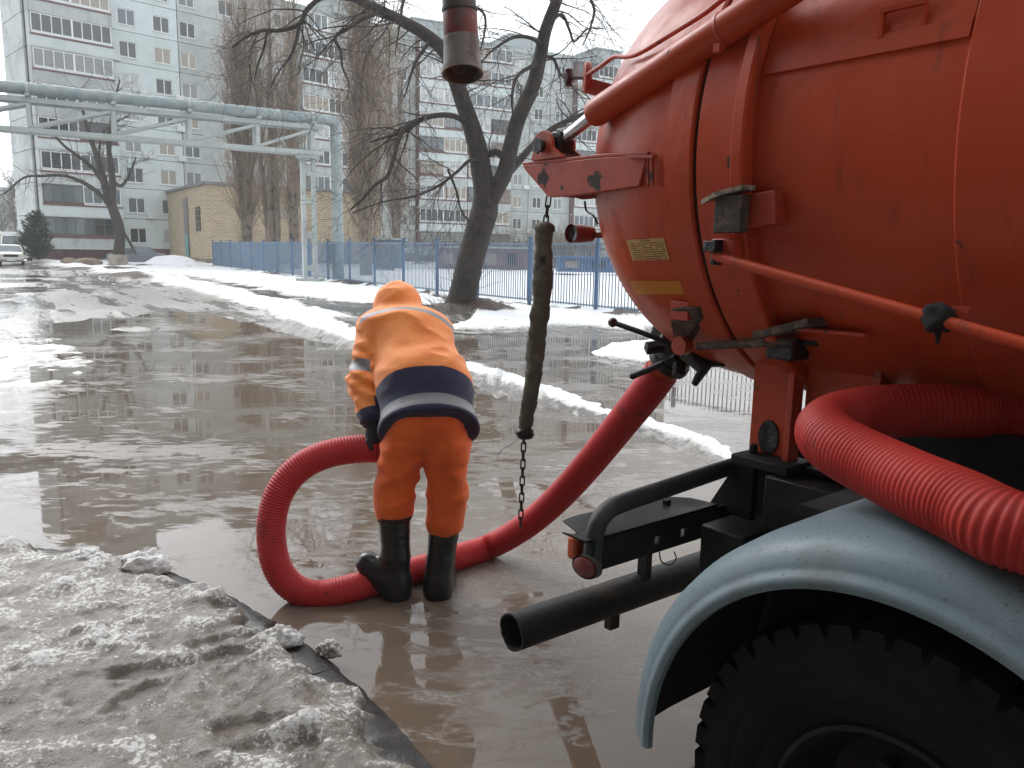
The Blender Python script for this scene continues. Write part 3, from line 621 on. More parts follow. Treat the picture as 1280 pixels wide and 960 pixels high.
def grow(p, d, ln, r, rnd, curve=(0, 0, 0), wob=.18, n=6, taper=.35):
    """one limb as a polyline"""
    P, Rr = [np.array(p, float)], [r]; d = unit(np.array(d, float)); st = ln/(n-1)
    for i in range(1, n):
        d = unit(d+np.array(curve)*st+wob*rnd.standard_normal(3)*.35); P.append(P[-1]+d*st); Rr.append(r*(1-(1-taper)*i/(n-1)))
    return np.array(P), np.array(Rr)
def side_dir(T, rnd, spread):
    a = rnd.standard_normal(3); a = unit(a-T*(a@T)); return unit(T*math.cos(spread)+a*math.sin(spread))
m_bark = mat('dark_bark', (.055, .045, .037), .85, coords='World', layers=[dict(color=(.085, .070, .060), scale=9, lo=.45, hi=.65, stretch=(4, 4, .6)), dict(color=(.035, .028, .024), scale=3, lo=.5, hi=.68)], bump=[(14, 1, .06, (3, 3, .45)), (50, .6, .01)])
m_twig = mat('dark_twig', (.05, .04, .035), .8, coords='World', layers=[dict(color=(.10, .08, .068), scale=2, lo=.4, hi=.6)])
m_pbark = mat('poplar_bark', (.22, .175, .135), .85, coords='World', layers=[dict(color=(.21, .175, .135), scale=5, lo=.45, hi=.65, stretch=(3, 3, .5)), dict(color=(.07, .055, .045), scale=2, lo=.5, hi=.65)], bump=[(10, 1, .05, (3, 3, .4))])
m_ptwig = mat('poplar_twig', (.34, .255, .19), .85, coords='World', layers=[dict(color=(.25, .185, .135), scale=1.2, lo=.4, hi=.6)])

def tree(name, base, limbs, twigs, bark, twig, label, cat='tree', ntr=10, ntw=3, group=None):
    o = empty(name, tuple(base), 0, label, cat, group)
    t_ = bpy.data.objects.new('trunk', tubes_mesh('trunk', limbs, bark, base, ntr)); COL.objects.link(t_); t_.parent = o
    c_ = bpy.data.objects.new('crown', tubes_mesh('crown', twigs, twig, base, ntw)); COL.objects.link(c_); c_.parent = o
    return o
def interp_poly(P, r, t_):
    L_ = np.concatenate([[0], np.cumsum(np.linalg.norm(np.diff(P, axis=0), axis=1))]); s_ = t_*L_[-1]
    q = np.array([np.interp(s_, L_, P[:, i]) for i in range(3)]); i = min(max(np.searchsorted(L_, s_)-1, 0), len(P)-2)
    return q, np.interp(s_, L_, r), unit(P[i+1]-P[i])

# the big forked tree: main limbs measured against the photograph, at the trunk's own distance
YT = 20.6; pm = YT/F*1.0
def T3(pts):
    P = np.array([atY(x, y, YT+dy) for x, y, r, dy in pts]); r = np.array([q[2]*pm*.88 for q in pts]); c = catmull(np.c_[P, r], 5); return c[:, :3], c[:, 3]
main = [T3([(566, 402, 30, 0), (572, 388, 23, 0), (578, 370, 20, 0), (587, 330, 19, 0), (598, 290, 19, 0), (606, 262, 19, 0), (606, 240, 16, 0), (602, 215, 14.5, 0), (598, 190, 14, 0), (590, 160, 12.5, 0), (578, 125, 11.5, .1), (566, 90, 10.5, .2), (556, 65, 9.5, .3), (530, 42, 8.5, .5), (500, 25, 7.5, .7), (465, 8, 6.5, .9), (425, -12, 5, 1.1), (380, -40, 3.5, 1.3)]),
        T3([(606, 264, 12, 0), (619, 240, 11.5, -.1), (631, 215, 11.5, -.1), (638, 185, 11, -.2), (648, 148, 10.5, -.3), (666, 108, 10, -.4), (675, 72, 9, -.5), (682, 38, 8.2, -.6), (696, 0, 7.5, -.8), (711, -50, 6.5, -1), (722, -110, 5, -1.2), (726, -190, 2, -1.4)]),
        T3([(630, 222, 6, -.1), (648, 202, 5.5, .2), (668, 180, 4.8, .5), (695, 158, 4, .9), (735, 140, 3.4, 1.3), (790, 110, 2.2, 1.8)]),
        T3([(560, 75, 9, .3), (568, 40, 8, 0), (572, 0, 7, -.2), (575, -50, 6, -.3), (570, -120, 4, -.4), (566, -220, 2, -.5)]),
        T3([(606, 196, 6, 0), (620, 190, 6, -.1), (632, 200, 6, -.1)]),
        T3([(588, 158, 5, -.1), (570, 146, 4.6, -.6), (548, 144, 4.3, -1), (524, 150, 4.1, -1.3), (506, 160, 4, -1.5), (497, 178, 3.8, -1.7), (492, 198, 3.4, -1.9), (484, 220, 3.0, -2), (468, 232, 2.6, -2), (452, 250, 2.2, -2), (438, 262, 1.5, -2)]),
        T3([(527, 150, 2.8, -1.3), (505, 165, 2.5, -1.4), (480, 172, 2.0, -1.5), (462, 178, 1.3, -1.5)]),
        T3([(602, 205, 3.2, 0), (588, 200, 2.9, -.5), (570, 216, 2.6, -.8), (545, 234, 2.2, -1.1), (515, 246, 1.8, -1.4), (480, 252, 1.2, -1.7), (440, 266, .9, -2)]),
        T3([(560, 212, 2.2, -.9), (571, 240, 2, -1), (576, 262, 1.6, -1), (590, 282, 1.1, -1)]),
        T3([(440, -2, 5, 1), (405, -4, 4.5, .8), (384, 12, 4.4, .6), (374, 30, 4.2, .4), (350, 38, 3.6, .2), (328, 38, 3, 0), (308, 46, 2.4, -.2), (290, 60, 1.4, -.3)]),
        T3([(374, 32, 3.2, .4), (370, 52, 2.8, .2), (362, 72, 2.2, 0), (348, 90, 1.5, -.2), (338, 110, 1, -.3)]),
        T3([(334, 40, 2.4, 0), (330, 60, 2, -.1), (322, 82, 1.5, -.2), (318, 100, .9, -.3)]),
        T3([(478, 14, 4.5, .8), (452, 24, 4, .6), (434, 36, 3.6, .4), (419, 47, 3.2, .2), (426, 64, 2.6, 0), (428, 84, 2, -.1), (436, 104, 1.4, -.2), (434, 125, .9, -.3)]),
        T3([(540, 48, 3.6, .4), (527, 66, 3, 0), (518, 80, 2.5, -.3), (512, 100, 1.8, -.5), (505, 122, 1, -.6)]),
        T3([(680, 60, 3.5, -.5), (665, 48, 3.2, -1), (645, 46, 2.8, -1.4), (628, 54, 2.2, -1.7), (610, 68, 1.6, -2), (598, 84, .9, -2.2)]),
        T3([(674, 80, 3.6, -.5), (655, 88, 3.2, -1), (644, 100, 2.8, -1.3), (640, 122, 2.2, -1.5), (641, 145, 1.2, -1.6)]),
        T3([(680, 70, 3, -.5), (692, 74, 2.8, -.3), (700, 92, 2.2, 0), (712, 104, 1.6, .2), (722, 118, .9, .4)]),
        T3([(686, 30, 3.2, -.6), (702, 18, 2.8, -.2), (712, 38, 2.3, 0), (718, 52, 1.8, .2), (735, 36, 1.4, .5), (757, 36, .8, .8)]),
        T3([(700, -8, 3.4, -.8), (722, -20, 3, -.4), (742, 8, 2.4, 0), (738, 34, 1.8, .2), (728, 58, 1, .3)]),
        T3([(570, 20, 3, -.1), (590, 8, 2.8, -.4), (606, 20, 2.2, -.6), (604, 50, 1.6, -.8), (596, 72, .9, -.9)]),
        T3([(570, 10, 4, -.2), (548, -20, 3.5, -.5), (520, -30, 3, -.8), (505, 0, 2.2, -1), (498, 40, 1.4, -1.1), (494, 70, .8, -1.2)])]
main = [(P, r*(1 if i < 4 else .78)) for i, (P, r) in enumerate(main)]
rg = np.random.default_rng(3); limbs, tw = list(main), []
for li, (P, r) in enumerate(main):
    Lm = np.linalg.norm(np.diff(P, axis=0), axis=1).sum(); nb = int(Lm*(3.4 if li < 4 else 4.2))
    for k in range(nb):
        t_ = rg.uniform(.45 if li < 2 else .25, 1) ; q, rr_, T = interp_poly(P, r, t_)
        d = side_dir(T, rg, rg.uniform(.6, 1.3)); d[2] = d[2]*.6-.05
        b1 = grow(q, d, rg.uniform(.7, 1.9), min(rr_*.42, .022), rg, (0, 0, -.35), .5, 7, .35); (limbs if b1[1][0] > .02 else tw).append(b1)
        for j in range(rg.integers(3, 6)):
            q2, r2, T2 = interp_poly(*b1, rg.uniform(.25, 1)); d2 = side_dir(T2, rg, rg.uniform(.4, 1.1))
            b2 = grow(q2, d2, rg.uniform(.4, 1.2), max(r2*.55, .0042), rg, (0, 0, -.5), .5, 6, .4); tw.append(b2)
            for i in range(rg.integers(2, 5)):
                q3, r3, T3_ = interp_poly(*b2, rg.uniform(.3, 1)); tw.append(grow(q3, side_dir(T3_, rg, rg.uniform(.4, 1)), rg.uniform(.2, .7), .0038, rg, (0, 0, -.4), .4, 4, .5))
# water shoots on the trunk, roots and litter at its foot
for k in range(70):
    q, rr_, T = interp_poly(*main[0], rg.uniform(.0, .5)); a = side_dir(T, rg, 1.4); b1 = grow(q+a*rr_*.9, a*.6+np.array((0, 0, .5)), rg.uniform(.3, .9), .007, rg, (0, 0, .3), .5, 5, .4); tw.append(b1)
for k in range(150):
    a = rg.uniform(0, 6.28); q = np.array((TREE[0]+math.cos(a)*rg.uniform(.4, 1.2), TREE[1]+math.sin(a)*rg.uniform(.3, 1.0), .2)); tw.append(grow(q, (math.cos(a), math.sin(a), rg.uniform(-.1, .7)), rg.uniform(.25, .8), .008, rg, (0, 0, -.6), .6, 4, .4))
tree('forked_tree', (TREE[0], TREE[1], 0), limbs, tw, m_bark, m_twig, 'large dark bare tree forking above an earth mound by the blue fence', ntr=12)

def poplar(px, Y, h, seed, label, spread=.13, dens=1., stems=3):
    g = atY(px, 300, Y); base = np.array((g[0], Y, .1)); rg = np.random.default_rng(seed); limbs, tw = [], []
    r0 = .014*h+.06
    for s_ in range(stems):
        a = rg.uniform(0, 6.28); lean = rg.uniform(.02, .09) if s_ else .01; st = grow(base+np.array((math.cos(a), math.sin(a), 0))*r0*.5*(s_ > 0), (math.cos(a)*lean, math.sin(a)*lean, 1), h*(1-.12*s_), r0*(1-.3*(s_ > 0)), rg, (0, 0, .02), .06, 12, .08); limbs.append(st)
        for k in range(int(h*3.6*dens)):
            t_ = rg.uniform(.10 if s_ == 0 else .16, .97); q, rr_, T = interp_poly(*st, t_); a = rg.uniform(0, 6.28); sp_ = rg.uniform(.25, 1.05)
            ln = rg.uniform(1.0, 4.4)*(1-.45*t_)*rg.uniform(.6, 1.2)*(spread/.13); b1 = grow(q, (math.cos(a)*sp_, math.sin(a)*sp_, 1), ln, min(.035, rr_*.45), rg, (-math.cos(a)*.12, -math.sin(a)*.12, .25),   .42, 7, .25)
            (limbs if b1[1][0] > .028 else tw).append(b1)
            for j in range(rg.integers(4, 8)):
                q2, r2, T2 = interp_poly(*b1, rg.uniform(.1, 1)); d2 = side_dir(T2, rg, rg.uniform(.2, .7)); d2[2] = abs(d2[2])+.25
                b2 = grow(q2, d2, rg.uniform(.6, 1.8), .012, rg, (0, 0, .35), .3, 5, .4); tw.append(b2)
                for i in range(2):
                    q3, r3, T3_ = interp_poly(*b2, rg.uniform(.2, 1)); d3 = side_dir(T3_, rg, .5); d3[2] = abs(d3[2]); tw.append(grow(q3, d3, rg.uniform(.35, 1.0), .009, rg, (0, 0, .3), .3, 3, .5))
    for k in range(int(150*dens)):          # brush of suckers round the foot
        a = rg.uniform(0, 6.28); q = base+np.array((math.cos(a)*r0, math.sin(a)*r0, rg.uniform(.3, h*.28))); tw.append(grow(q, (math.cos(a)*.6, math.sin(a)*.6, rg.uniform(.5, 1)), rg.uniform(.6, 1.9), .011, rg, (0, 0, .5), .4, 5, .4))
    tree('poplar_tree', tuple(base), limbs, tw, m_pbark, m_ptwig, label, ntr=9)
poplar(309, 60, 21, 21, 'broad brown poplar with a brush of suckers in front of the brick substation', .24, 1.25, 4)
poplar(341, 58, 20, 22, 'slim upright poplar in the middle of the three by the brick substation', .17, .9, 3)
poplar(369, 57, 20, 23, 'thin poplar close to the gantry column', .17, .9, 3)
poplar(456, 46, 20, 24, 'tall many stemmed poplar beside the gantry pipe', .22, 1.15, 5)
poplar(254, 88, 21, 25, 'pale poplar crown spreading over the brick substation roof', .24, 1., 3)
poplar(497, 72, 21, 26, 'distant pale poplar standing in front of the grey block', .24, 1., 3)

# the tree by the green block, in a concrete ring
YL = 58.; pl_ = YL/F
def TL(pts):
    P = np.array([atY(x, y, YL+dy) for x, y, r, dy in pts]); c = catmull(np.c_[P, [q[2]*pl_ for q in pts]], 5); return c[:, :3], c[:, 3]
lm = [TL([(148, 326, 8, 0), (149, 310, 6.5, 0), (150, 290, 6, 0), (145, 272, 6, 0), (139, 255, 5.8, 0), (132, 235, 4.8, 0), (126, 212, 4, .2), (121, 195, 3.2, .4), (112, 170, 2.6, .6), (104, 140, 1.8, .9), (98, 110, 1, 1.1)]),
      TL([(139, 256, 4.4, 0), (141, 232, 4, -.1), (139, 208, 3.4, -.2), (136, 185, 2.8, -.3), (138, 160, 2.2, -.4), (142, 130, 1.5, -.5), (150, 100, .8, -.6)]),
      TL([(140, 262, 3.2, 0), (128, 246, 2.9, -.5), (112, 233, 2.6, -.9), (95, 224, 2.2, -1.2), (75, 219, 1.9, -1.5), (52, 220, 1.6, -1.8), (30, 222, 1.2, -2), (8, 240, .8, -2.2), (-10, 248, .5, -2.4)]),
      TL([(130, 230, 2.6, .1), (114, 208, 2.3, -.2), (96, 194, 2, -.5), (80, 182, 1.6, -.8), (60, 160, 1, -1)]),
      TL([(142, 228, 2.4, -.1), (152, 232, 2, -.4), (162, 218, 1.5, -.6), (170, 196, .9, -.8)]), TL([(126, 214, 2, .2), (124, 190, 1.6, .4), (130, 165, 1.2, .6), (150, 150, .9, .8), (185, 132, .6, 1), (200, 124, .4, 1)]),
      TL([(150, 285, 2.2, 0), (158, 296, 1.8, -.2), (166, 310, 1.6, -.3), (170, 318, 1.2, -.3)])]
rg = np.random.default_rng(8); limbs, tw = list(lm), []
for li, (P, r) in enumerate(lm[:-1]):
    for k in range(int(np.linalg.norm(np.diff(P, axis=0), axis=1).sum()*3.2)):
        q, rr_, T = interp_poly(P, r, rg.uniform(.4 if li == 0 else .25, 1)); d = side_dir(T, rg, rg.uniform(.5, 1.1)); b1 = grow(q, d, rg.uniform(.8, 2.4), min(rr_*.45, .03), rg, (0, 0, .05), .45, 6, .3); tw.append(b1)
        for j in range(4):
            q2, r2, T2 = interp_poly(*b1, rg.uniform(.3, 1)); tw.append(grow(q2, side_dir(T2, rg, .7), rg.uniform(.4, 1.1), .010, rg, (0, 0, .05), .4, 4, .4))
bt = atY(148, 318, YL); tree('bare_tree', (bt[0], YL, 0), limbs, tw, m_bark, m_twig, 'bare spreading tree in a concrete ring before the pale green block')
ring = MB(); ring.lathe([(0, .66), (.72, .60), (.80, .54), (.78, .40), (.5, .38)], 14, (bt[0], YL-.1, .1), ((0, 0, 1), (1, 0, 0), (0, 1, 0)))
tag(ring.build('planter_ring', mat('weathered_concrete', (.33, .29, .24), .9, coords='World', layers=[dict(color=(.2, .18, .15), scale=3, lo=.45, hi=.65)]), None, origin=(bt[0], YL-.1, .1)), 'weathered concrete ring round the foot of the bare left tree', 'planter')
for (x, y, Yb, w_, h_, lb) in ((110, 317, 57, 1.9, .75, 'long low tan boulder on the snow beside the concrete ring'), (87, 316, 59, 1.3, .6, 'small brown boulder by the maroon plinth near the spruce')):
    g = atY(x, 322, Yb); b_ = MB(); b_.sphere((0, 0, .18), (w_/2, .6, h_/2), 14, 9); v = b_.v[0]; v *= (1+.22*(fbm(v[:, 0]*2.2+x, v[:, 1]*2.2, v[:, 2]*2.2, s=4)-.5)*2)[:, None]
    b_.v = [v+np.array((g[0], Yb, .1))]; tag(b_.build('boulder', mat('tan_boulder', (.27, .215, .16), .9, coords='World', layers=[dict(color=(.15, .12, .09), scale=3, lo=.4, hi=.6)]), None, origin=(g[0], Yb, .1)), lb, 'boulder')

# small evergreen by the block corner
m_needle = mat('dark_needles', (.045, .065, .040), .7, coords='World', layers=[dict(color=(.085, .10, .06), scale=3, lo=.45, hi=.65)])
rg = np.random.default_rng(5); g = atY(43, 318, 61.); base = np.array((g[0]+.3, 61., .05)); ev = empty('spruce_tree', tuple(base), 0, 'small dark green spruce beside the parked white car', 'tree')
tr = [grow(base, (0, 0, 1), 3.9, .09, rg, (0, 0, .1), .05, 8, .2)]; sh = []
for k in range(190):
    t_ = rg.uniform(.06, .98); q, rr_, T = interp_poly(*tr[0], t_); a = rg.uniform(0, 6.28); ln = (1.75*(1-t_)**.7+.25)*rg.uniform(.6, 1.1)
    b1 = grow(q, (math.cos(a), math.sin(a), rg.uniform(.2, .8)), ln, .02, rg, (0, 0, .25), .3, 6, .3); tr.append(b1)
    for j in range(int(22*ln)+6):
        q2, r2, T2 = interp_poly(*b1, rg.uniform(.15, 1)); sh.append(grow(q2, side_dir(T2, rg, .8), rg.uniform(.12, .34), .022, rg, (0, 0, .3), .3, 3, .25))
for nm, pl2, mm, n in (('trunk', tr, m_bark, 6), ('crown', sh, m_needle, 4)):
    o = bpy.data.objects.new(nm, tubes_mesh(nm, pl2, mm, base, n)); COL.objects.link(o); o.parent = ev

# shrubs in the yard in front of the grey block
m_shrub = mat('shrub_twig', (.15, .125, .08), .85, coords='World', layers=[dict(color=(.20, .17, .115), scale=.8, lo=.4, hi=.6)])
def shrub(px, Y, w_, h_, seed, label, n=160):
    g = atY(px, 320, Y); base = np.array((g[0], Y, .1)); rg = np.random.default_rng(seed); st, tw = [], []
    for k in range(n):
        a = rg.uniform(0, 6.28); q = base+np.array((rg.uniform(-w_, w_)*.5, rg.uniform(-.6, .6), 0)); b1 = grow(q, (rg.uniform(-.35, .35), rg.uniform(-.3, .3), 1), h_*rg.uniform(.5, 1), .016, rg, (0, 0, .05), .3, 6, .3); (st if k < 24 else tw).append(b1)
        for j in range(5):
            q2, r2, T2 = interp_poly(*b1, rg.uniform(.3, 1)); tw.append(grow(q2, side_dir(T2, rg, .6), h_*rg.uniform(.12, .32), .010, rg, (0, 0, .2), .4, 4, .4))
    o = empty('shrub', tuple(base), 0, label, 'shrub')
    for nm, pl2, mm in (('stems', st, m_twig), ('crown', tw, m_shrub)):
        c_ = bpy.data.objects.new(nm, tubes_mesh(nm, pl2, mm, base, 3)); COL.objects.link(c_); c_.parent = o
shrub(668, 74, 7.5, 4.6, 31, 'wide tan shrub in the yard between tree fork and hanging sleeve', 260)
shrub(722, 70, 5.0, 4.2, 32, 'greenish shrub in the yard right beside the orange tank', 220)
shrub(482, 60, 1.4, 2.6, 33, 'dark twiggy bush in the yard beside the tall poplar', 90)
shrub(545, 80, 5, 3.4, 34, 'low brown bush under the maroon sided balconies', 130)

# ================================================================== far yard: a low maroon shed and a blue play shelter behind the fence
def lowbox(name, px0, px1, Y, h_, m, label, cat, roofm, z0=0.):
    a, c = atY(px0, 320, Y), atY(px1, 320, Y); x0, x1 = a[0], c[0]; o = empty(name, ((x0+x1)/2, Y, .15), 0, label, cat)
    s = MB(); s.box(((x0+x1)/2, Y+1.3, z0+h_/2), (x1-x0, 2.6, h_)); s.build('wall', m, o, smooth=False)
    s = MB(); s.box(((x0+x1)/2, Y+1.2, z0+h_+.08), (x1-x0+.4, 3.2, .14)); s.build('roof', roofm, o, smooth=False)
    n = max(2, int((x1-x0)/1.6))
    for i in range(n):
        s = MB(); s.box((x0+(i+.5)*(x1-x0)/n, Y-.03, z0+h_*.55), ((x1-x0)/n*.45, .08, h_*.5)); s.build('window', PANES[i % 2], o, smooth=False)
    return o
lowbox('shed', 548, 680, 66, 1.9, m_maroon, 'long low maroon shed across the yard behind the fence', 'shed', m_roofc)
lowbox('play_shelter', 698, 800, 56, .95, mat('bright_blue_paint', (.06, .125, .25), .6), 'low bright blue shelter in the yard beside the orange tank', 'shelter', mat('bright_blue_paint', (.035, .11, .30), .6), .35)
lowbox('shed', 470, 500, 64, 2.4, mat('dull_blue_door', (.10, .15, .21), .6), 'small dull blue shed in the yard next to the tall poplar', 'shed', m_roofc)

# ================================================================== parked vehicles at the far end
m_carw = mat('cream_white_car_paint', (.66, .66, .58), .3, coat=.4); m_carg = mat('dark_grey_car_paint', (.13, .145, .16), .3, coat=.4)
m_rub = mat('black_rubber', (.015, .015, .016), .6); m_glass = mat('car_glass', (.10, .125, .14), .06, spec=.8); m_chrome = mat('chrome', (.6, .6, .6), .2, metal=1); m_lamp = mat('headlight_glass', (.55, .58, .58), .15)
def sedan(name, loc, rz, paint, label):
    o = empty(name, loc, rz, label, 'car', None, True)
    # side profile (x along, z), front at +x
    def loft(secs):
        b = MB(); n = len(secs[0]); b.add(np.concatenate(secs), [(i*n+j, i*n+j+1, (i+1)*n+j+1, (i+1)*n+j) for i in range(len(secs)-1) for j in range(n-1)]+[tuple(range(n)), tuple((len(secs)-1)*n+j for j in range(n))[::-1]]); return b
    def sec(x, zb_, zt_, w_): return np.array([(x, -w_*.93, zb_), (x, -w_, zb_+.12), (x, -w_, zt_-.14), (x, -w_*.9, zt_), (x, 0, zt_+.02), (x, w_*.9, zt_), (x, w_, zt_-.14), (x, w_, zb_+.12), (x, w_*.93, zb_), (x, 0, zb_-.02), (x, -w_*.93, zb_)])
    loft([sec(-2.05, .38, .86, .74), sec(-1.95, .28, .93, .79), sec(-1.2, .26, .96, .81), sec(0, .25, .96, .815), sec(.8, .26, .95, .81), sec(1.9, .28, .90, .78), sec(2.03, .36, .82, .74)]).build('body', paint, o, angle=50)
    cab = [(-1.35, .80, .95), (-.85, .66, 1.40), (.25, .66, 1.43), (.95, .78, .95)]
    def csec(x, w_, z_): return np.array([(x, -w_, z_), (x, w_, z_)])
    r_ = MB(); r_.add([(-.9, -.60, 1.385), (-.9, .60, 1.385), (.22, .61, 1.40), (.22, -.61, 1.40), (-.78, -.55, 1.45), (-.78, .55, 1.45), (.12, .55, 1.46), (.12, -.55, 1.46)], [(0, 1, 2, 3), (4, 5, 6, 7), (0, 1, 5, 4), (1, 2, 6, 5), (2, 3, 7, 6), (3, 0, 4, 7)]); r_.build('roof', paint, o)
    g_ = MB(); g_.add([(-1.4, -.76, .94), (-1.4, .76, .94), (.98, .77, .94), (.98, -.77, .94), (-.9, -.605, 1.40), (-.9, .605, 1.40), (.22, .615, 1.41), (.22, -.615, 1.41)], [(0, 1, 2, 3), (4, 5, 6, 7), (0, 1, 5, 4), (1, 2, 6, 5), (2, 3, 7, 6), (3, 0, 4, 7)]); g_.build('windshield', m_glass, o, smooth=False)
    for sy in (-1, 1):
        for sx0, sx1 in ((.98, .22), (-1.4, -.9), (-.35, -.33)):
            p = MB(); p.bar((sx0, sy*.765, .95), (sx1, sy*.615, 1.405), .05, .06); p.build('pillar', paint, o, smooth=False)
        h_ = MB(); h_.lathe([(0, .12), (.05, .115), (.06, 0.001)], 12, (2.0, sy*.55, .70), ((1, 0, 0), (0, 1, 0), (0, 0, 1))); h_.build('headlight', m_lamp, o)
        for x in (-1.25, 1.25):
            w_ = MB(); w_.lathe([(-.09, .22), (-.09, .29), (-.05, .315), (.05, .315), (.09, .29), (.09, .22)], 18, (x, sy*.70, .31), ((0, 1, 0), (1, 0, 0), (0, 0, 1))); wo = w_.build('wheel', m_rub, o)
            d_ = MB(); d_.lathe([(.085*sy, .2), (.07*sy, .001)], 12, (x, sy*.70, .31), ((0, 1, 0), (1, 0, 0), (0, 0, 1))); d_.build('rim', m_chrome, wo)
    g = MB(); g.box((2.02, 0, .70), (.06, .86, .17)); g.build('grille', m_rub, o, smooth=False)
    g = MB(); g.box((2.10, 0, .47), (.10, 1.5, .13)); g.build('bumper', m_chrome, o, bevel=.02)
    g = MB(); g.box((2.16, 0, .40), (.02, .5, .11)); g.build('number_plate', m_white, o, smooth=False)
    return o
g = gnd(14, 331); sedan('parked_car', (g[0]*.985, 57.5, .0), R(-58), m_carw, 'cream white boxy saloon car parked facing up the far road')
sedan('parked_car', (-29.6, 62.5, .05), R(200), m_carg, 'dark grey hatchback half hidden behind a snow heap by the brick wall')
# white van behind it
vn = empty('parked_van', (-41.2, 66, 0), R(-62), 'white delivery van parked behind the cream car', 'van', None, True)
s = MB(); s.prism([(-2.4, -.95, .4), (-2.4, -.95, 2.2), (1.1, -.95, 2.2), (1.7, -.95, 1.4), (2.4, -.95, 1.15), (2.45, -.95, .4)], (0, 1.9, 0)); s.build('body', m_carw, vn, bevel=.06)
s = MB(); s.add([(1.13, -.8, 2.13), (1.13, .8, 2.13), (1.72, .85, 1.43), (1.72, -.85, 1.43), (1.16, -.8, 2.16), (1.16, .8, 2.16), (1.76, .85, 1.46), (1.76, -.85, 1.46)], [(0, 1, 2, 3), (4, 5, 6, 7), (0, 1, 5, 4), (1, 2, 6, 5), (2, 3, 7, 6), (3, 0, 4, 7)]); s.build('windshield', m_glass, vn, smooth=False)
for sy in (-1, 1):
    for x in (-1.5, 1.6):
        w_ = MB(); w_.lathe([(-.1, .22), (-.1, .32), (.1, .32), (.1, .22)], 16, (x, sy*.88, .33), ((0, 1, 0), (1, 0, 0), (0, 0, 1))); w_.build('wheel', m_rub, vn)
    w_ = MB(); w_.sphere((2.42, sy*.7, .85), (.06, .14, .12), 10, 6); w_.build('headlight', m_lamp, vn)
gr = empty('garage_row', (-58, 92, 0), R(30), 'low garage with a long white snowy roof at the road end', 'garage', None, True)
s = MB(); s.box((0, 0, 1.2), (26, 6, 2.5)); s.build('wall', m_brown, gr, smooth=False)
s = MB(); s.box((0, 0, 2.62), (26.8, 6.8, .32)); s.build('roof', mat('roof_snow', (.76, .78, .79), .7), gr, smooth=False)
for i in range(8): s = MB(); s.box((-11.4+i*3.25, -3.04, 1.05), (2.5, .1, 2.05)); s.build('door', m_rust_steel, gr, smooth=False)
# bare trees at the far end of the road, each a crown of its own
for k, (px, Y, hh, lb) in enumerate(((4, 150, 9, 'bare grey tree far off at the road end, left of the hazy blocks'), (20, 130, 11, 'tall thin bare tree before the hazy five storey block'), (34, 118, 10, 'bare tree crown rising behind the spruce'))):
    g = atY(px, 300, Y); base = np.array((g[0], Y, .3)); rg = np.random.default_rng(70+k); L1 = [grow(base, (0, 0, 1), hh, .16, rg, (0, 0, .1), .1, 8, .2)]; tw = []
    for i in range(60):
        q, rr_, T = interp_poly(*L1[0], rg.uniform(.2, 1)); b1 = grow(q, side_dir(T, rg, .8), rg.uniform(1.5, 4), .05, rg, (0, 0, .1), .3, 6, .3); tw.append(b1)
        for j in range(8):
            q2, r2, T2 = interp_poly(*b1, rg.uniform(.2, 1)); tw.append(grow(q2, side_dir(T2, rg, .7), rg.uniform(.6, 1.8), .025, rg, (0, 0, .1), .3, 4, .4))
    tree('bare_tree', tuple(base), L1, tw, m_bark, m_twig, lb, ntr=6)
# shovelled snow heap in front of the grey car
hp = MB(); ang = np.linspace(0, 2*math.pi, 28, endpoint=False); v = [(0, 0, 1.)]; fs = []
for i, q in enumerate(np.linspace(.15, 1, 9)):
    v += [(q*math.cos(a), q*math.sin(a), (1-q*q)**1.2 if q < 1 else -.1) for a in ang]
for j in range(28):
    fs.append((0, 1+j, 1+(j+1) % 28))
    for i in range(8): fs.append((1+i*28+j, 1+i*28+(j+1) % 28, 1+(i+1)*28+(j+1) % 28, 1+(i+1)*28+j))
v = np.array(v); nn = fbm(v[:, 0]*2.5+3, v[:, 1]*2.5, s=3); g = atY(212, 325, 60.); v = v*np.array((2.9, 1.6, .85))*(.72+.55*nn)[:, None]+np.array((g[0], 60., .05))
hp.add(v, fs); tag(hp.build('snow_heap', mat('heap_snow', (.74, .75, .76), .65, coords='World', layers=[dict(color=(.5, .49, .47), scale=1.5, lo=.55, hi=.7)], bump=[(6, .5, .05)]), None, origin=(float(g[0]), 60., .05)), 'shovelled heap of clean snow in front of the dark grey car', 'snow heap')
# ================================================================== the tanker truck; local frame: x forward along the truck, -y towards the kerb side, z up
TH = R(52); HV = np.array([math.cos(TH), -math.sin(TH), 0]); NV = np.array([-math.sin(TH), -math.cos(TH), 0]); OT = -.621*HV-2.512*NV
def toW(p): return OT+HV*p[0]-NV*p[1]+np.array((0, 0, p[2]))
def toL(P): d = np.asarray(P)-OT; return np.array((d@HV, -(d@NV), P[2]))
def tl(x, y, l):
    """pixel ray meets the truck's lengthwise plane at lateral offset l (kerb side positive)"""
    d = ray(x, y); p0 = OT+NV*l; return toL(EYE+d*(((p0-EYE)@NV)/(d@NV)))
def ta(x, y, s):
    d = ray(x, y); p0 = OT+HV*s; return toL(EYE+d*(((p0-EYE)@HV)/(d@HV)))
def V3(s, l, z): return np.array((s, -l, z), float)
truck = empty('tanker_truck', tuple(OT), -TH, 'orange vacuum tanker truck with pale blue mudguard standing in the flood', 'truck', None, True)
ORG = (.48, .062, .017)
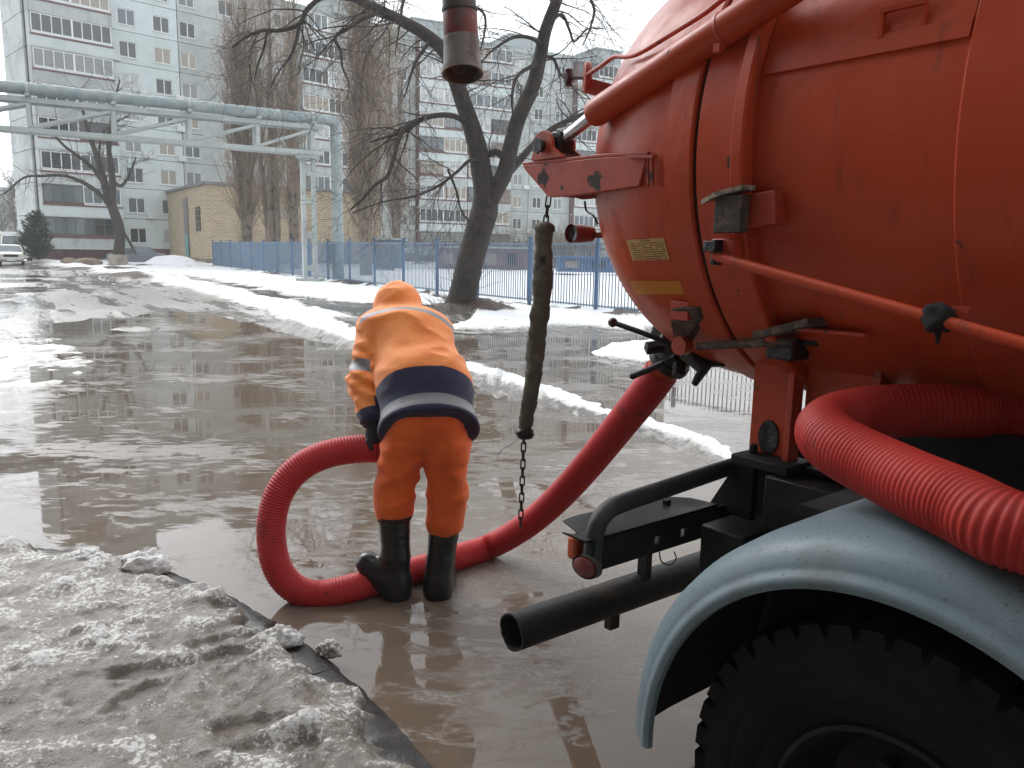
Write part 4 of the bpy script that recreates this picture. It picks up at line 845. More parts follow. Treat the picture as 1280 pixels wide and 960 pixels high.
spk = [dict(color=(.36, .045, .016), scale=1.1, lo=.4, hi=.7, amt=.7), dict(color=(.56, .095, .045), scale=2.2, lo=.5, hi=.75, amt=.5), dict(color=(.17, .05, .03), scale=9, lo=.62, hi=.78, amt=.5, rough=.6, stretch=(1, 1, .5)), dict(color=(.20, .035, .018), scale=5, lo=.56, hi=.74, amt=.55, rough=.55, stretch=(5, 5, .35)), dict(color=(.10, .05, .03), scale=7, lo=.66, hi=.76, amt=.6, rough=.7, stretch=(4, 4, .3)), dict(color=(.045, .028, .022), scale=38, lo=.715, hi=.75, rough=.8), dict(color=(.12, .05, .03), scale=12, lo=.70, hi=.74, rough=.8)]
m_org = mat('orange_tank_paint', ORG, .38, spec=.28, coat=.06, rvar=.08, layers=spk, bump=[(1.6, .22, .06), (5, .10, .02), (120, .08, .002)])
m_org2 = mat('orange_band_paint', (.47, .060, .018), .38, spec=.28, coat=.06, rvar=.08, layers=spk[:2]+[dict(color=(.09, .045, .03), scale=14, lo=.66, hi=.72, rough=.8)]+spk[3:], bump=[(3, .15, .02)])
m_orgd = mat('orange_worn_paint', (.48, .060, .024), .45, layers=[dict(color=(.33, .045, .02), scale=3, lo=.4, hi=.65), dict(color=(.05, .032, .026), scale=11, lo=.62, hi=.69, rough=.8), dict(color=(.10, .05, .03), scale=30, lo=.66, hi=.72, rough=.8)], bump=[(25, .25, .004)])
m_arm = mat('orange_arm_paint', (.46, .060, .026), .45, layers=[dict(color=(.36, .045, .02), scale=4, lo=.4, hi=.65), dict(color=(.045, .03, .026), center=(-1.50, -.73, 1.90), radius=.035, scale=22, rough=.75), dict(color=(.05, .035, .03), center=(-1.24, -.73, 1.875), radius=.032, scale=30, rough=.75), dict(color=(.07, .035, .025), center=(-1.40, -.73, 1.865), radius=.009, scale=30, rough=.75)], bump=[(25, .25, .004)])
m_blk = mat('black_chassis_paint', (.008, .008, .009), .5, spec=.2, layers=[dict(color=(.022, .019, .017), scale=5, lo=.48, hi=.7, rough=.75), dict(color=(.06, .05, .042), scale=22, lo=.66, hi=.75, rough=.85)], bump=[(40, .3, .004)])
m_blk2 = mat('grimy_black_steel', (.014, .013, .012), .55, spec=.25, layers=[dict(color=(.05, .038, .03), scale=7, lo=.5, hi=.7, rough=.8)], bump=[(60, .4, .003)])
m_tube = mat('dark_grey_tube_paint', (.028, .032, .035), .45, spec=.35, layers=[dict(color=(.07, .066, .06), scale=6, lo=.5, hi=.7, rough=.7)], bump=[(50, .2, .002)])
m_rust = mat('rusty_flaking_steel', (.055, .040, .032), .85, layers=[dict(color=(.14, .09, .06), scale=30, lo=.45, hi=.62), dict(color=(.24, .19, .15), scale=45, lo=.60, hi=.7)], bump=[(45, .9, .012)])
m_grease = mat('black_grease', (.010, .009, .009), .5, bump=[(30, .8, .01)])
m_steel = mat('bright_piston_steel', (.55, .56, .57), .22, metal=1, layers=[dict(color=(.35, .35, .34), scale=8, lo=.5, hi=.7, rough=.4)])
m_fen = mat('pale_blue_mudguard_paint', (.125, .175, .195), .45, spec=.35, layers=[dict(color=(.16, .21, .23), scale=2, lo=.4, hi=.65), dict(color=(.125, .17, .185), scale=5, lo=.5, hi=.7), dict(color=(.055, .065, .07), scale=85, lo=.64, hi=.70, rough=.8, stretch=(1, 1, .6)), dict(color=(.085, .10, .105), scale=150, lo=.56, hi=.66, amt=.55, rough=.8), dict(color=(.10, .095, .085), scale=3.5, lo=.58, hi=.75, amt=.5, rough=.75), dict(color=(.05, .052, .052), scale=34, lo=.70, hi=.74, rough=.8)], bump=[(50, .12, .003), (4, .15, .01)])
m_tyre = mat('black_tyre_rubber', (.008, .008, .009), .6, spec=.12, layers=[dict(color=(.016, .0155, .015), scale=6, lo=.45, hi=.68, rough=.8)], bump=[(90, .3, .002)])
AX = (0, 0, 1.944); AD = ((1, 0, 0), (0, -1, 0), (0, 0, 1)); RT = .725; S0, DD, EE = -1.02, .62, 2.15
def dome_r(s):
    if s > S0: return RT
    q = min(1, (S0-s)/DD); return RT*max(0, 1-q**EE)**(1/EE)
# tank shell
p = [(-.70, RT)]+[(x, RT) for x in (-.3, .2, .8, 1.4, 1.9)]+[(1.9+.42*math.sin(a), RT*math.cos(a)) for a in np.linspace(.15, math.pi/2-.01, 12)]
s = MB(); s.lathe(p, 144, AX, AD); tank = s.build('tank', m_org, truck)
def ring(name, s0, s1, r0, r1, m, par, e=.006):
    b = MB(); b.lathe([(s0, r0), (s0, r1-e), (s0+e, r1), (s1-e, r1), (s1, r1-e), (s1, r0)], 144, AX, AD); return b.build(name, m, par)
ring('neck_flange', -.845, -.700, RT-.02, .744, m_org2, tank); ring('flange_lip', -.712, -.672, RT-.02, .770, m_org2, tank); ring('wrap_band', -.165, .22, RT-.01, RT+.012, m_org2, tank); ring('wrap_band', 1.15, 1.5, RT-.01, RT+.010, m_org2, tank)
ring('gasket', -.857, -.843, RT-.04, .733, mat('black_gasket', (.010, .008, .008), .7), tank, .001)
def strip(name, s0, s1, a0, a1, r1, m, par):
    b = MB(); b.lathe([(s0, RT-.01), (s0, r1), (s1, r1), (s1, RT-.01)], max(4, int((a1-a0)/.03)), AX, AD, a0=a0, a1=a1)
    n = max(4, int((a1-a0)/.03)); b.f += [tuple(i*n for i in range(4)), tuple(i*n+n-1 for i in range(4))[::-1]]; return b.build(name, m, par)
strip('top_plate', -.668, -.168, R(16.5), R(165), RT+.005, m_org, tank); strip('lap_strip', -.668, -.168, R(13.0), R(16.4), RT+.009, m_org2, tank)
strip('lap_strip', .225, 1.145, R(13.0), R(16.4), RT+.009, m_org2, tank)
def on_tank(x, y, off=.0):
    """where a pixel ray meets the tank or its rear dome"""
    d = ray(x, y); t_ = 1.2; f0 = None
    while t_ < 5:
        P = toL(EYE+d*t_); q = math.hypot(P[1], P[2]-1.944); f = q-(dome_r(P[0])+off) if P[0] > S0-DD else 1
        if f < 0:
            a, b_ = t_-.02, t_
            for _ in range(25):
                c = (a+b_)/2; P = toL(EYE+d*c); f = (math.hypot(P[1], P[2]-1.944)-(dome_r(P[0])+off)) if P[0] > S0-DD else 1
                a, b_ = (c, b_) if f > 0 else (a, c)
            return toL(EYE+d*b_)
        t_ += .02
    return None
# notch in the top plate
c = on_tank(1128, 26, .012); b = MB(); b.box(c+V3(0, 0, .030), (.10, .016, .010)); b.box(c+V3(-.046, 0, 0), (.010, .016, .055)); nt_ = b.build('pocket', m_org2, tank)
b = MB(); b.box(c+V3(.046, -.004, 0), (.008, .012, .055)); b.box(c+V3(0, -.004, -.028), (.09, .012, .006)); b.build('pocket_lip', m_org2, nt_)
# rear door: domed end
p = [(-.858, RT-.03), (-.858, .740), (-.864, .746), (-.955, .746), (-.962, .738), (-.965, RT+.001)]+[(S0-DD*q, dome_r(S0-DD*q)) for q in list(np.linspace(0, .9, 22))+[.94, .965, .985, .996, .9995]]
s = MB(); s.lathe(p, 144, AX, AD); door = s.build('tank_door', m_org, truck, angle=30)
def decal(name, quad, m, off=.0025, nu=10, nv=6):
    q = [np.array(k, float) for k in quad]; vs, uv = [], []
    for j in range(nv+1):
        for i in range(nu+1):
            u, v = i/nu, j/nv; px_ = (q[0]*(1-u)+q[1]*u)*(1-v)+(q[3]*(1-u)+q[2]*u)*v; vs.append(on_tank(px_[0], px_[1], off)); uv.append((u, 1-v))
    b = MB(); b.add(vs, [(j*(nu+1)+i, j*(nu+1)+i+1, (j+1)*(nu+1)+i+1, (j+1)*(nu+1)+i) for j in range(nv) for i in range(nu)]); o = b.build(name, m, door)
    ul = o.data.uv_layers.new(name='UVMap')
    for lp in o.data.loops: ul.data[lp.index].uv = uv[lp.vertex_index]
    return o
ml = bpy.data.materials.new('printed_warning_label'); ml.use_nodes = True; t = ml.node_tree; N, L = t.nodes, t.links; b = N['Principled BSDF']; b.inputs['Roughness'].default_value = .5
uvn = N.new('ShaderNodeUVMap'); sp_ = N.new('ShaderNodeSeparateXYZ'); L.new(uvn.outputs[0], sp_.inputs[0])
v10 = wm('MULTIPLY', sp_.outputs[1], 9.5); fr_ = wm('FRACT', v10, 0); rowi = wm('FLOOR', v10, 0); stripe = wm('MULTIPLY', wm('GREATER_THAN', fr_, .30), wm('LESS_THAN', fr_, .78))
cmb = N.new('ShaderNodeCombineXYZ'); L.new(wm('MULTIPLY', sp_.outputs[0], 14), cmb.inputs[0]); L.new(wm('MULTIPLY', rowi, 7.7), cmb.inputs[1])
ns = N.new('ShaderNodeTexNoise'); ns.inputs['Scale'].default_value = .55; ns.inputs['Detail'].default_value = 2; L.new(cmb.outputs[0], ns.inputs['Vector'])
words = wm('GREATER_THAN', ns.outputs['Fac'], .43); fine = N.new('ShaderNodeTexNoise'); fine.inputs['Scale'].default_value = 90; L.new(uvn.outputs[0], fine.inputs['Vector'])
head = wm('MULTIPLY', wm('GREATER_THAN', sp_.outputs[1], .86), wm('MULTIPLY', wm('GREATER_THAN', sp_.outputs[0], .36), wm('LESS_THAN', sp_.outputs[0], .62)))
inm = wm('MULTIPLY', wm('GREATER_THAN', sp_.outputs[0], .07), wm('LESS_THAN', sp_.outputs[0], .95)); body = wm('MULTIPLY', wm('LESS_THAN', sp_.outputs[1], .86), words)
ink = wm('MULTIPLY', wm('MULTIPLY', stripe, inm), wm('MULTIPLY', wm('MAXIMUM', head, body), wr(fine.outputs['Fac'], .3, .6, .55, 1)))
mm = N.new('ShaderNodeMix'); mm.data_type = 'RGBA'; L.new(ink, mm.inputs[0]); mm.inputs[6].default_value = (.50, .30, .10, 1); mm.inputs[7].default_value = (.10, .045, .02, 1); L.new(mm.outputs[2], b.inputs['Base Color'])
decal('warning_label', [(782.5, 300), (829.5, 297), (837, 324), (791, 326)], ml)
decal('yellow_strip', [(787, 351), (853, 351), (861, 368), (794, 368)], mat('yellow_reflective_strip', (.55, .20, .012), .45, layers=[dict(color=(.35, .09, .02), scale=40, lo=.6, hi=.7), dict(color=(.10, .04, .02), scale=25, lo=.69, hi=.73)]))

# lifting arm on the door's side, with clevis, piston and barrel
arm_pts = [(-1.62, 1.951), (-1.60, 1.93), (-1.48, 1.84), (-1.455, 1.835), (-1.294, 1.838), (-1.06, 1.851), (-1.03, 1.938), (-1.209, 1.947)]
b = MB(); b.prism([V3(x, .735, z) for x, z in arm_pts], V3(0, -.016, 0)); arm = b.build('lifting_arm', m_arm, truck, bevel=.003)
b = MB(); b.prism([V3(x, .60, z) for x, z in arm_pts], V3(0, -.012, 0)); b.prism([V3(-1.62, .735, 1.9515), V3(-1.209, .735, 1.9475), V3(-1.03, .735, 1.9385), V3(-1.02, .66, 1.940), V3(-1.02, .56, 1.940), V3(-1.62, .56, 1.9515)], (0, 0, .010)); b.build('top_plate', m_orgd, arm, bevel=.002)
b = MB(); b.prism([V3(-1.60, .72, 1.93), V3(-1.472, .72, 1.84), V3(-1.472, .60, 1.84), V3(-1.60, .60, 1.93)], (.008, 0, .008)); b.build('end_plate', m_orgd, arm)
b = MB(); b.prism([V3(-1.03, .735, 1.938), V3(-1.03, .725, 1.85), V3(-1.10, .728, 1.935)], (.0, .012, 0)); b.bar(V3(-1.10, .745, 1.938), V3(-.985, .75, 1.930), .02, .008); b.bar(V3(-1.005, .745, 1.93), V3(-1.005, .735, 1.85), .008, .012, up=(1, 0, 0)); b.build('gusset', m_orgd, arm)
def ear(l, m, par, nm, th=.014):
    b = MB(); c0 = (-1.505, 2.005); pts = [(-1.565, 1.962), (-1.395, 1.962)]+[(c0[0]+.052*math.cos(a), c0[1]+.052*math.sin(a)) for a in np.linspace(-.1, math.pi+.3, 14)]
    b.prism([V3(x, l, z) for x, z in pts], V3(0, -th, 0)); return b.build(nm, m, par, bevel=.002)
clv = ear(.742, m_orgd, truck, 'clevis'); ear(.648, m_orgd, clv, 'far_ear'); b = MB(); b.cyl(V3(-1.505, .76, 2.005), V3(-1.505, .62, 2.005), .019, n=16); b.cyl(V3(-1.505, .766, 2.005), V3(-1.505, .76, 2.005), .027, n=6); b.build('pin', m_grease, clv)
b = MB(); b.lathe([(-.04, .001), (-.04, .045), (.04, .045), (.04, .001)], 20, V3(-1.505, .69, 2.005), ((0, -1, 0), (1, 0, 0), (0, 0, 1))); b.box(V3(-1.47, .69, 2.015), (.07, .06, .07)); b.build('piston_eye', m_grease, clv, bevel=.004)
b = MB(); b.box(V3(-1.475, .69, 1.968), (.13, .08, .016)); b.build('grease_pad', mat('grease_dirt_pale', (.20, .17, .14), .8, bump=[(60, .8, .01)]), clv)
c0, c1 = V3(-1.307, .70, 2.088), V3(-.66, .72, 2.283); ax_ = unit(c1-c0); bd = c1+ax_*.55
b = MB(); b.cyl(V3(-1.49, .69, 2.012), c0+ax_*.03, .021, n=24); hyd_rod = b.build('piston_rod', m_steel, truck)
b = MB(); b.tube([c0, c0+ax_*.004, c0+ax_*.02, c0+ax_*.03, bd-ax_*.02, bd], [.030, .040, .0445, .0445, .0445, .035], 32); hyd = b.build('hydraulic_barrel', m_org2, truck)
k = tl(905, 40, .72); sC = c0+ax_*np.dot(k-c0, ax_); b = MB(); b.tube([sC-ax_*.005, sC+ax_*.005], .047, 28); b.box(sC+V3(0, .02, -.05), (.02, .02, .022)); b.build('hose_clip', m_orgd, hyd)
b = MB(); hp_ = [tl(*q) for q in ((735, 93, .57), (752, 82, .60), (768, 71, .62), (782, 71, .64), (800, 66, .66), (840, 42, .68), (880, 17, .70), (905, -2, .70), (960, -40, .70))]; b.tube(resample(catmull(hp_, 8), .012), .0075, 10); b.build('hydraulic_line', m_orgd, hyd)
# lug and bolt on the door's crown
lc = tl(734, 97, .54); b = MB(); b.lathe([(-.012, .001), (-.012, .048), (-.006, .052), (.006, .052), (.012, .048), (.012, .001)], 24, lc, (unit(np.array((-.6, -.8, .1))), (.8, -.6, 0), (0, 0, 1))); b.bar(lc+np.array((.01, 0, -.03)), lc+np.array((.10, .03, -.06)), .035, .05); lug = b.build('lifting_lug', m_orgd, truck, bevel=.002)
b = MB(); q = tl(711, 97, .54); b.cyl(q, lc, .007, n=10); b.cyl(q+np.array((0, 0, .028)), q-np.array((0, 0, .03)), .014, n=8); b.box(q+np.array((0, 0, .0)), (.018, .03, .03)); b.build('wing_bolt', mat('maroon_worn_bolt', (.085, .03, .035), .6), lug)
# little lamp on the door's rear edge
lc = tl(724, 292, .50); b = MB(); b.lathe([(-.05, .001), (-.05, .028), (0, .034), (.035, .034)], 18, lc, (unit(np.array((-.25, -1, 0))), (1, 0, 0), (0, 0, 1))); b.box(lc+np.array((.05, .05, -.005)), (.09, .03, .02)); lm_ = b.build('side_lamp', mat('maroon_lamp_shell', (.20, .035, .03), .4), truck)
b = MB(); b.lathe([(.022, .029), (.018, .001)], 16, lc, (unit(np.array((-.25, -1, 0))), (1, 0, 0), (0, 0, 1))); b.build('lens', mat('dark_lamp_lens', (.03, .012, .012), .1), lm_)
b = MB(); q = lc+np.array((-.055, 0, .0)); b.lathe([(-.012, .001), (-.012, .014), (.012, .018), (.012, .001)], 10, q, AD); b.cyl(q, lc, .006, n=8); b.build('thumb_screw', m_grease, lm_)
b = MB(); b.tube(catmull([tl(731, 252, .60), tl(733, 263, .58), tl(742, 270, .60), tl(747, 280, .60)], 6), .004, 8); b.build('wire', m_grease, lm_)

# lever bracket and pull rod along the side
b = MB(); q = on_tank(935, 262, .03); b.box(q+V3(.01, -.01, -.005), (.16, .05, .085), Matrix.Rotation(R(-6), 3, 'Y')); lb_ = b.build('rod_bracket', m_orgd, truck, bevel=.003)
q = tl(914, 268, .775); b = MB(); b.box(q, (.085, .035, .095)); b.build('bracket_plate', mat('dirty_dark_plate', (.045, .034, .026), .8, layers=[dict(color=(.10, .07, .05), scale=30, lo=.5, hi=.65)], bump=[(40, .7, .008)]), lb_, bevel=.003)
q2 = tl(908, 249, .775); b = MB(); b.prism([q2+V3(-.075, .01, -.012), q2+V3(-.02, .03, .004), q2+V3(.06, .02, .022), q2+V3(.065, -.03, .022), q2+V3(-.02, -.03, .008)], (0, 0, .012)); b.build('flaking_top', mat('flaking_pale_rust', (.26, .21, .15), .9, layers=[dict(color=(.07, .045, .035), scale=40, lo=.5, hi=.6), dict(color=(.45, .43, .40), scale=30, lo=.6, hi=.66)], bump=[(50, 1, .012)]), lb_)
q = tl(896, 310, .765); b = MB(); b.box(q+V3(.012, -.03, .0), (.07, .05, .05)); b.build('rod_lug', m_orgd, lb_, bevel=.003)
b = MB(); b.cyl(q+np.array((0, 0, .022)), q-np.array((0, 0, .045)), .016, n=10); b.box(q+np.array((-.005, -.012, .004)), (.04, .03, .028)); b.build('pivot', m_grease, lb_, bevel=.002)
r0_, r1_ = tl(893, 320, .77), tl(1280, 430, .80); rd = unit(r1_-r0_); b = MB(); b.cyl(r0_, r1_+rd*.5, .0135, n=16); rod = b.build('pull_rod', m_org2, truck)
kn = tl(1172, 398, .785); b = MB(); b.sphere(kn, (.030, .028, .030), 18, 12); v = b.v[0]; v += (v-kn)*(1.0*(fbm(v[:, 0]*60, v[:, 1]*60, v[:, 2]*60, s=6)-.45))[:, None]; b.v = [v]; b.tube([kn, kn+np.array((.004, 0, -.03)), kn+np.array((.006, 0, -.055))], [.012, .008, .002], 8); b.build('rag_knot', mat('black_oily_rag', (.012, .011, .011), .9), rod, angle=80)
b = MB(); b.box(kn+np.array((.03, .02, .02)), (.05, .02, .012)); b.build('rod_guide', m_orgd, rod)

# outlet valve under the door with levers
vc = V3(-1.32, .2, 1.305); vd = unit(np.array((-.62, .0, -.78))); vs_ = np.array((0, -1., 0)); vu = np.cross(vd, vs_)
VD = (vd, vs_, vu)
b = MB(); b.lathe([(-.10, .055), (-.02, .06), (-.02, .085), (.012, .085), (.012, .072), (.05, .07), (.055, .082), (.085, .082), (.085, .001)], 28, vc, VD)
for a in np.arange(.3, 6.28, math.pi/2.5):
    e = vs_*math.cos(a)+vu*math.sin(a); b.bar(vc+vd*.0+e*.06, vc+vd*.03+e*.135, .038, .035, up=vd)
valve = b.build('outlet_valve', m_grease, truck, bevel=.004)
b = MB(); b.tube([vc+vd*.08, vc+vd*.17], .064, 26); b.build('hose_tail', m_org2, valve)
def lever(pts, r, knob, nm, m=m_blk2):
    b = MB(); b.tube(resample(catmull([tl(*q) for q in pts], 8), .01), r, 12)
    if knob: b.sphere(tl(*pts[-1]), knob, 14, 10)
    return b.build(nm, m, valve)
lever([(848, 437, .30), (830, 427, .33), (800, 415, .36), (766, 403, .38)], .010, None, 'lever'); b = MB(); b.sphere(tl(766, 403, .38), .0185, 16, 10); b.build('lever_knob', mat('dark_maroon_knob', (.06, .02, .022), .4), valve)
lever([(845, 446, .28), (818, 459, .30), (791, 470, .32)], .0125, .0135, 'lever')
b = MB(); b.tube(catmull([on_tank(872, 433, .05), on_tank(905, 431, .045), on_tank(945, 429, .04), on_tank(992, 427, .035)], 6), .0125, 12); b.build('crank_rod', m_rust, valve)
b = MB(); b.prism([on_tank(x, y, .03) for x, y in ((838, 386), (872, 384), (876, 398), (862, 420), (853, 436), (843, 428), (838, 405))], V3(.01, -.03, .01)); b.build('rust_plate', m_rust, valve, bevel=.004)
b = MB(); c = on_tank(853, 432, .055); b.lathe([(-.02, .001), (-.02, .03), (.02, .03), (.02, .001)], 14, c, ((0, -1, 0), (1, 0, 0), (0, 0, 1))); b.build('valve_hub', m_orgd, valve)
b = MB(); b.tube([tl(858, 440, .34), tl(880, 462, .34), tl(868, 480, .34)], [.03, .026, .012], 10); b.tube([tl(870, 450, .30), tl(905, 452, .3)], [.028, .018], 10); b.build('clamp_wing', m_grease, valve)
b = MB(); c = on_tank(858, 388, .0); b.box(c, (.07, .07, .06)); b.build('valve_mount', m_orgd, valve, bevel=.003)
b = MB(); c = on_tank(985, 436, .02); b.box(c, (.085, .09, .06)); b.box(c+np.array((.03, .02, .03)), (.12, .05, .03)); b.build('crank_bearing', m_grease, truck, bevel=.006)
b = MB(); c0_, c1_ = on_tank(955, 419, .02), on_tank(1026, 402, .015); b.bar(c0_, c1_, .09, .022); b.build('rust_flap', m_rust, truck, bevel=.003)

# saddles between tank and frame
for sgn in (1, -1):
    def B(s0, s1, l0, l1, z0, z1, nm, m, par): 
        bb_ = MB(); bb_.box(((s0+s1)/2, -sgn*(l0+l1)/2, (z0+z1)/2), (s1-s0, abs(l1-l0), z1-z0)); return bb_.build(nm, m, par, bevel=.003)
    for ds in (0, 2.1):
        sd = B(-.835+ds, -.70+ds, .395, .415, 1.045, 1.46, 'saddle', m_org2, truck)
        B(-.698+ds, -.678+ds, .385, .44, 1.04, 1.46, 'saddle_flange', m_orgd, sd); B(-.676+ds, -.455+ds, .36, .378, 1.10, 1.48, 'saddle_web', m_org2, sd); B(-.453+ds, -.433+ds, .34, .415, 1.10, 1.48, 'saddle_flange', m_orgd, sd); B(-.70+ds, -.40+ds, .37, .58, 1.452, 1.464, 'saddle_cap', m_orgd, sd); B(-.36+ds, -.345+ds, .30, .37, 1.12, 1.45, 'saddle_flange', m_orgd, sd)
    if sgn == 1:
        b = MB(); b.lathe([(0, .001), (.006, .03), (.006, .036), (-.004, .038)], 14, V3(-.765, .415, 1.10), ((0, -1, 0), (1, 0, 0), (0, 0, 1.5))); b.build('rust_hole_disc', m_grease, sd)  # flat dark disc standing in for the dark of a rust hole
    fr_o = B(-.86, 3.3, .33, .345, .80, 1.035, 'frame_rail', m_blk, truck); B(-.86, 3.3, .345, .42, 1.021, 1.036, 'flange', m_blk, fr_o); B(-.86, 3.3, .345, .42, .80, .815, 'flange', m_blk, fr_o)
    B(-.42, 3.3, .30, .415, 1.040, 1.235, 'sub_frame', m_blk, truck)
    for i, (ss, zz) in enumerate(((-.80, .98), (-.72, .98), (-.64, .94), (-.8, .87), (-.72, .87), (-.5, .95), (-.4, .88))):
        bb_ = MB(); bb_.cyl((ss, -sgn*.345, zz), (ss, -sgn*.362, zz), .013, n=6); bb_.build('bolt', m_blk2, fr_o)
b = MB(); b.box((-.84, 0, .92), (.10, .66, .22)); b.build('cross_member', m_blk, truck, bevel=.006)
b = MB(); b.prism([V3(-.985, .40, .800), V3(-.845, .40, 1.035), V3(-.80, .40, 1.035), V3(-.80, .40, .82)], V3(0, .03, 0)); b.build('gusset', m_blk, truck, bevel=.003)
b = MB(); b.box(V3(-.74, .43, 1.03), (.20, .14, .03)); b.cyl(V3(-.80, .44, 1.04), V3(-.80, .44, 1.075), .014, n=6); b.box(V3(-.55, .47, .93), (.30, .10, .16)); b.build('frame_bracket', m_blk, truck, bevel=.005)
# bumper: step plate, channel, bent tube, lamps
for sgn in (1, -1):
    def P_(s_, l, z): return V3(s_, sgn*l, z)
    b = MB(); segs_ = [(.40, .615), (.645, .735), (.765, 1.03)]
    for l0, l1 in segs_: b.box(P_(-.905, (l0+l1)/2, .803), (.012, l1-l0, .088))
    for l in (.63, .75): b.box(P_(-.905, l, .771), (.012, .03, .024)); b.box(P_(-.905, l, .828), (.012, .03, .038))
    b.box(P_(-.95, .70, .758), (.09, .62, .008)); bump_o = b.build('bumper', m_blk, truck)
    b = MB(); pts = [(-.905, .46), (-.905, 1.045)]+[(-.985+.0+.06*math.sin(a)-.03, 1.0+.05*math.cos(a)) for a in np.linspace(.2, 1.2, 5)]+[(-1.075, .98), (-1.085, .93), (-1.085, .62), (-1.06, .54), (-1.0, .48)]
    b.prism([P_(x, l, .848) for x, l in pts], (0, 0, .007)); b.box(P_(-1.0, .60, .862), (.02, .02, .016)); b.build('step_plate', m_blk, bump_o, bevel=.002)
    tb = [P_(-.885, .30, .985), P_(-.90, .45, .972), P_(-.915, .70, .948), P_(-.925, .88, .932), P_(-.928, .945, .917), P_(-.926, .985, .880), P_(-.922, 1.0, .82), P_(-.92, 1.003, .765)]
    b = MB(); b.tube(resample(catmull(tb, 10), .012), .0275, 22); b.build('guard_tube', m_tube, bump_o)
    lc = P_(-.905, 1.045, .778); nd = unit(P_(.12, 1, .1)); b = MB(); b.lathe([(-.02, .001), (-.02, .046), (.004, .046)], 24, lc, (nd, unit(np.cross(nd, (0, 0, 1))), (0, 0, .72))); rl = b.build('round_lamp', mat('grey_lamp_rim', (.06, .055, .05), .4), bump_o)
    b = MB(); b.lathe([(-.004, .043), (.008, .038), (.014, .022), (.016, .001)], 24, lc, (nd, unit(np.cross(nd, (0, 0, 1))), (0, 0, .72))); b.build('lens', mat('dull_red_lens', (.13, .016, .016), .35, layers=[dict(color=(.10, .06, .05), scale=20, lo=.5, hi=.7, rough=.7)]), rl)
    b = MB(); b.box(P_(-.995, .99, .80), (.04, .06, .075)); b.build('tail_lamp', mat('orange_tail_lens', (.42, .07, .02), .3), bump_o, bevel=.012)
b = MB(); wr_ = [ta(824, 690, -.93), ta(827, 702, -.93), ta(838, 706, -.93), ta(845, 698, -.93), ta(843, 690, -.93)]; b.tube(catmull(wr_, 6), .0022, 6); b.build('wire_loop', m_blk2, bump_o)
# exhaust
ex0, ex1 = V3(-1.195, 1.075, .470), V3(-1.18, -.25, .470); b = MB(); n = 32; a = np.linspace(0, 2*math.pi, n, endpoint=False); e = unit(ex0-ex1); sd_ = unit(np.cross(e, (0, 0, 1))); up_ = np.cross(sd_, e); rows = []
for L_, rr_ in ((0, .060), (1.25, .060), (None, .060), (None, .054), (1.1, .054), (.8, .054)):
    for j in range(n):
        q = 1.325+.002*math.sin(a[j]*3)+.003*random.random() if L_ is None else L_; rows.append(ex1+e*q+rr_*(math.cos(a[j])*sd_+math.sin(a[j])*up_))
for j in range(n):   # both lips of the ragged end line up
    rows[3*n+j] = rows[2*n+j]-(math.cos(a[j])*sd_+math.sin(a[j])*up_)*.006
b.add(rows, [(i*n+j, i*n+(j+1) % n, (i+1)*n+(j+1) % n, (i+1)*n+j) for i in range(5) for j in range(n)]); exo = b.build('exhaust_pipe', mat('sooty_exhaust_steel', (.020, .018, .017), .55, spec=.3, layers=[dict(color=(.075, .055, .042), scale=8, lo=.5, hi=.7, rough=.8), dict(color=(.018, .017, .017), scale=3, lo=.45, hi=.6)], bump=[(50, .3, .003)]), truck)
b = MB(); c = ta(765, 776, -1.19); b.box(c, (.03, .045, .05)); b.box(V3(-1.17, .5, .60), (.04, .03, .24)); b.build('exhaust_hanger', m_blk2, exo)
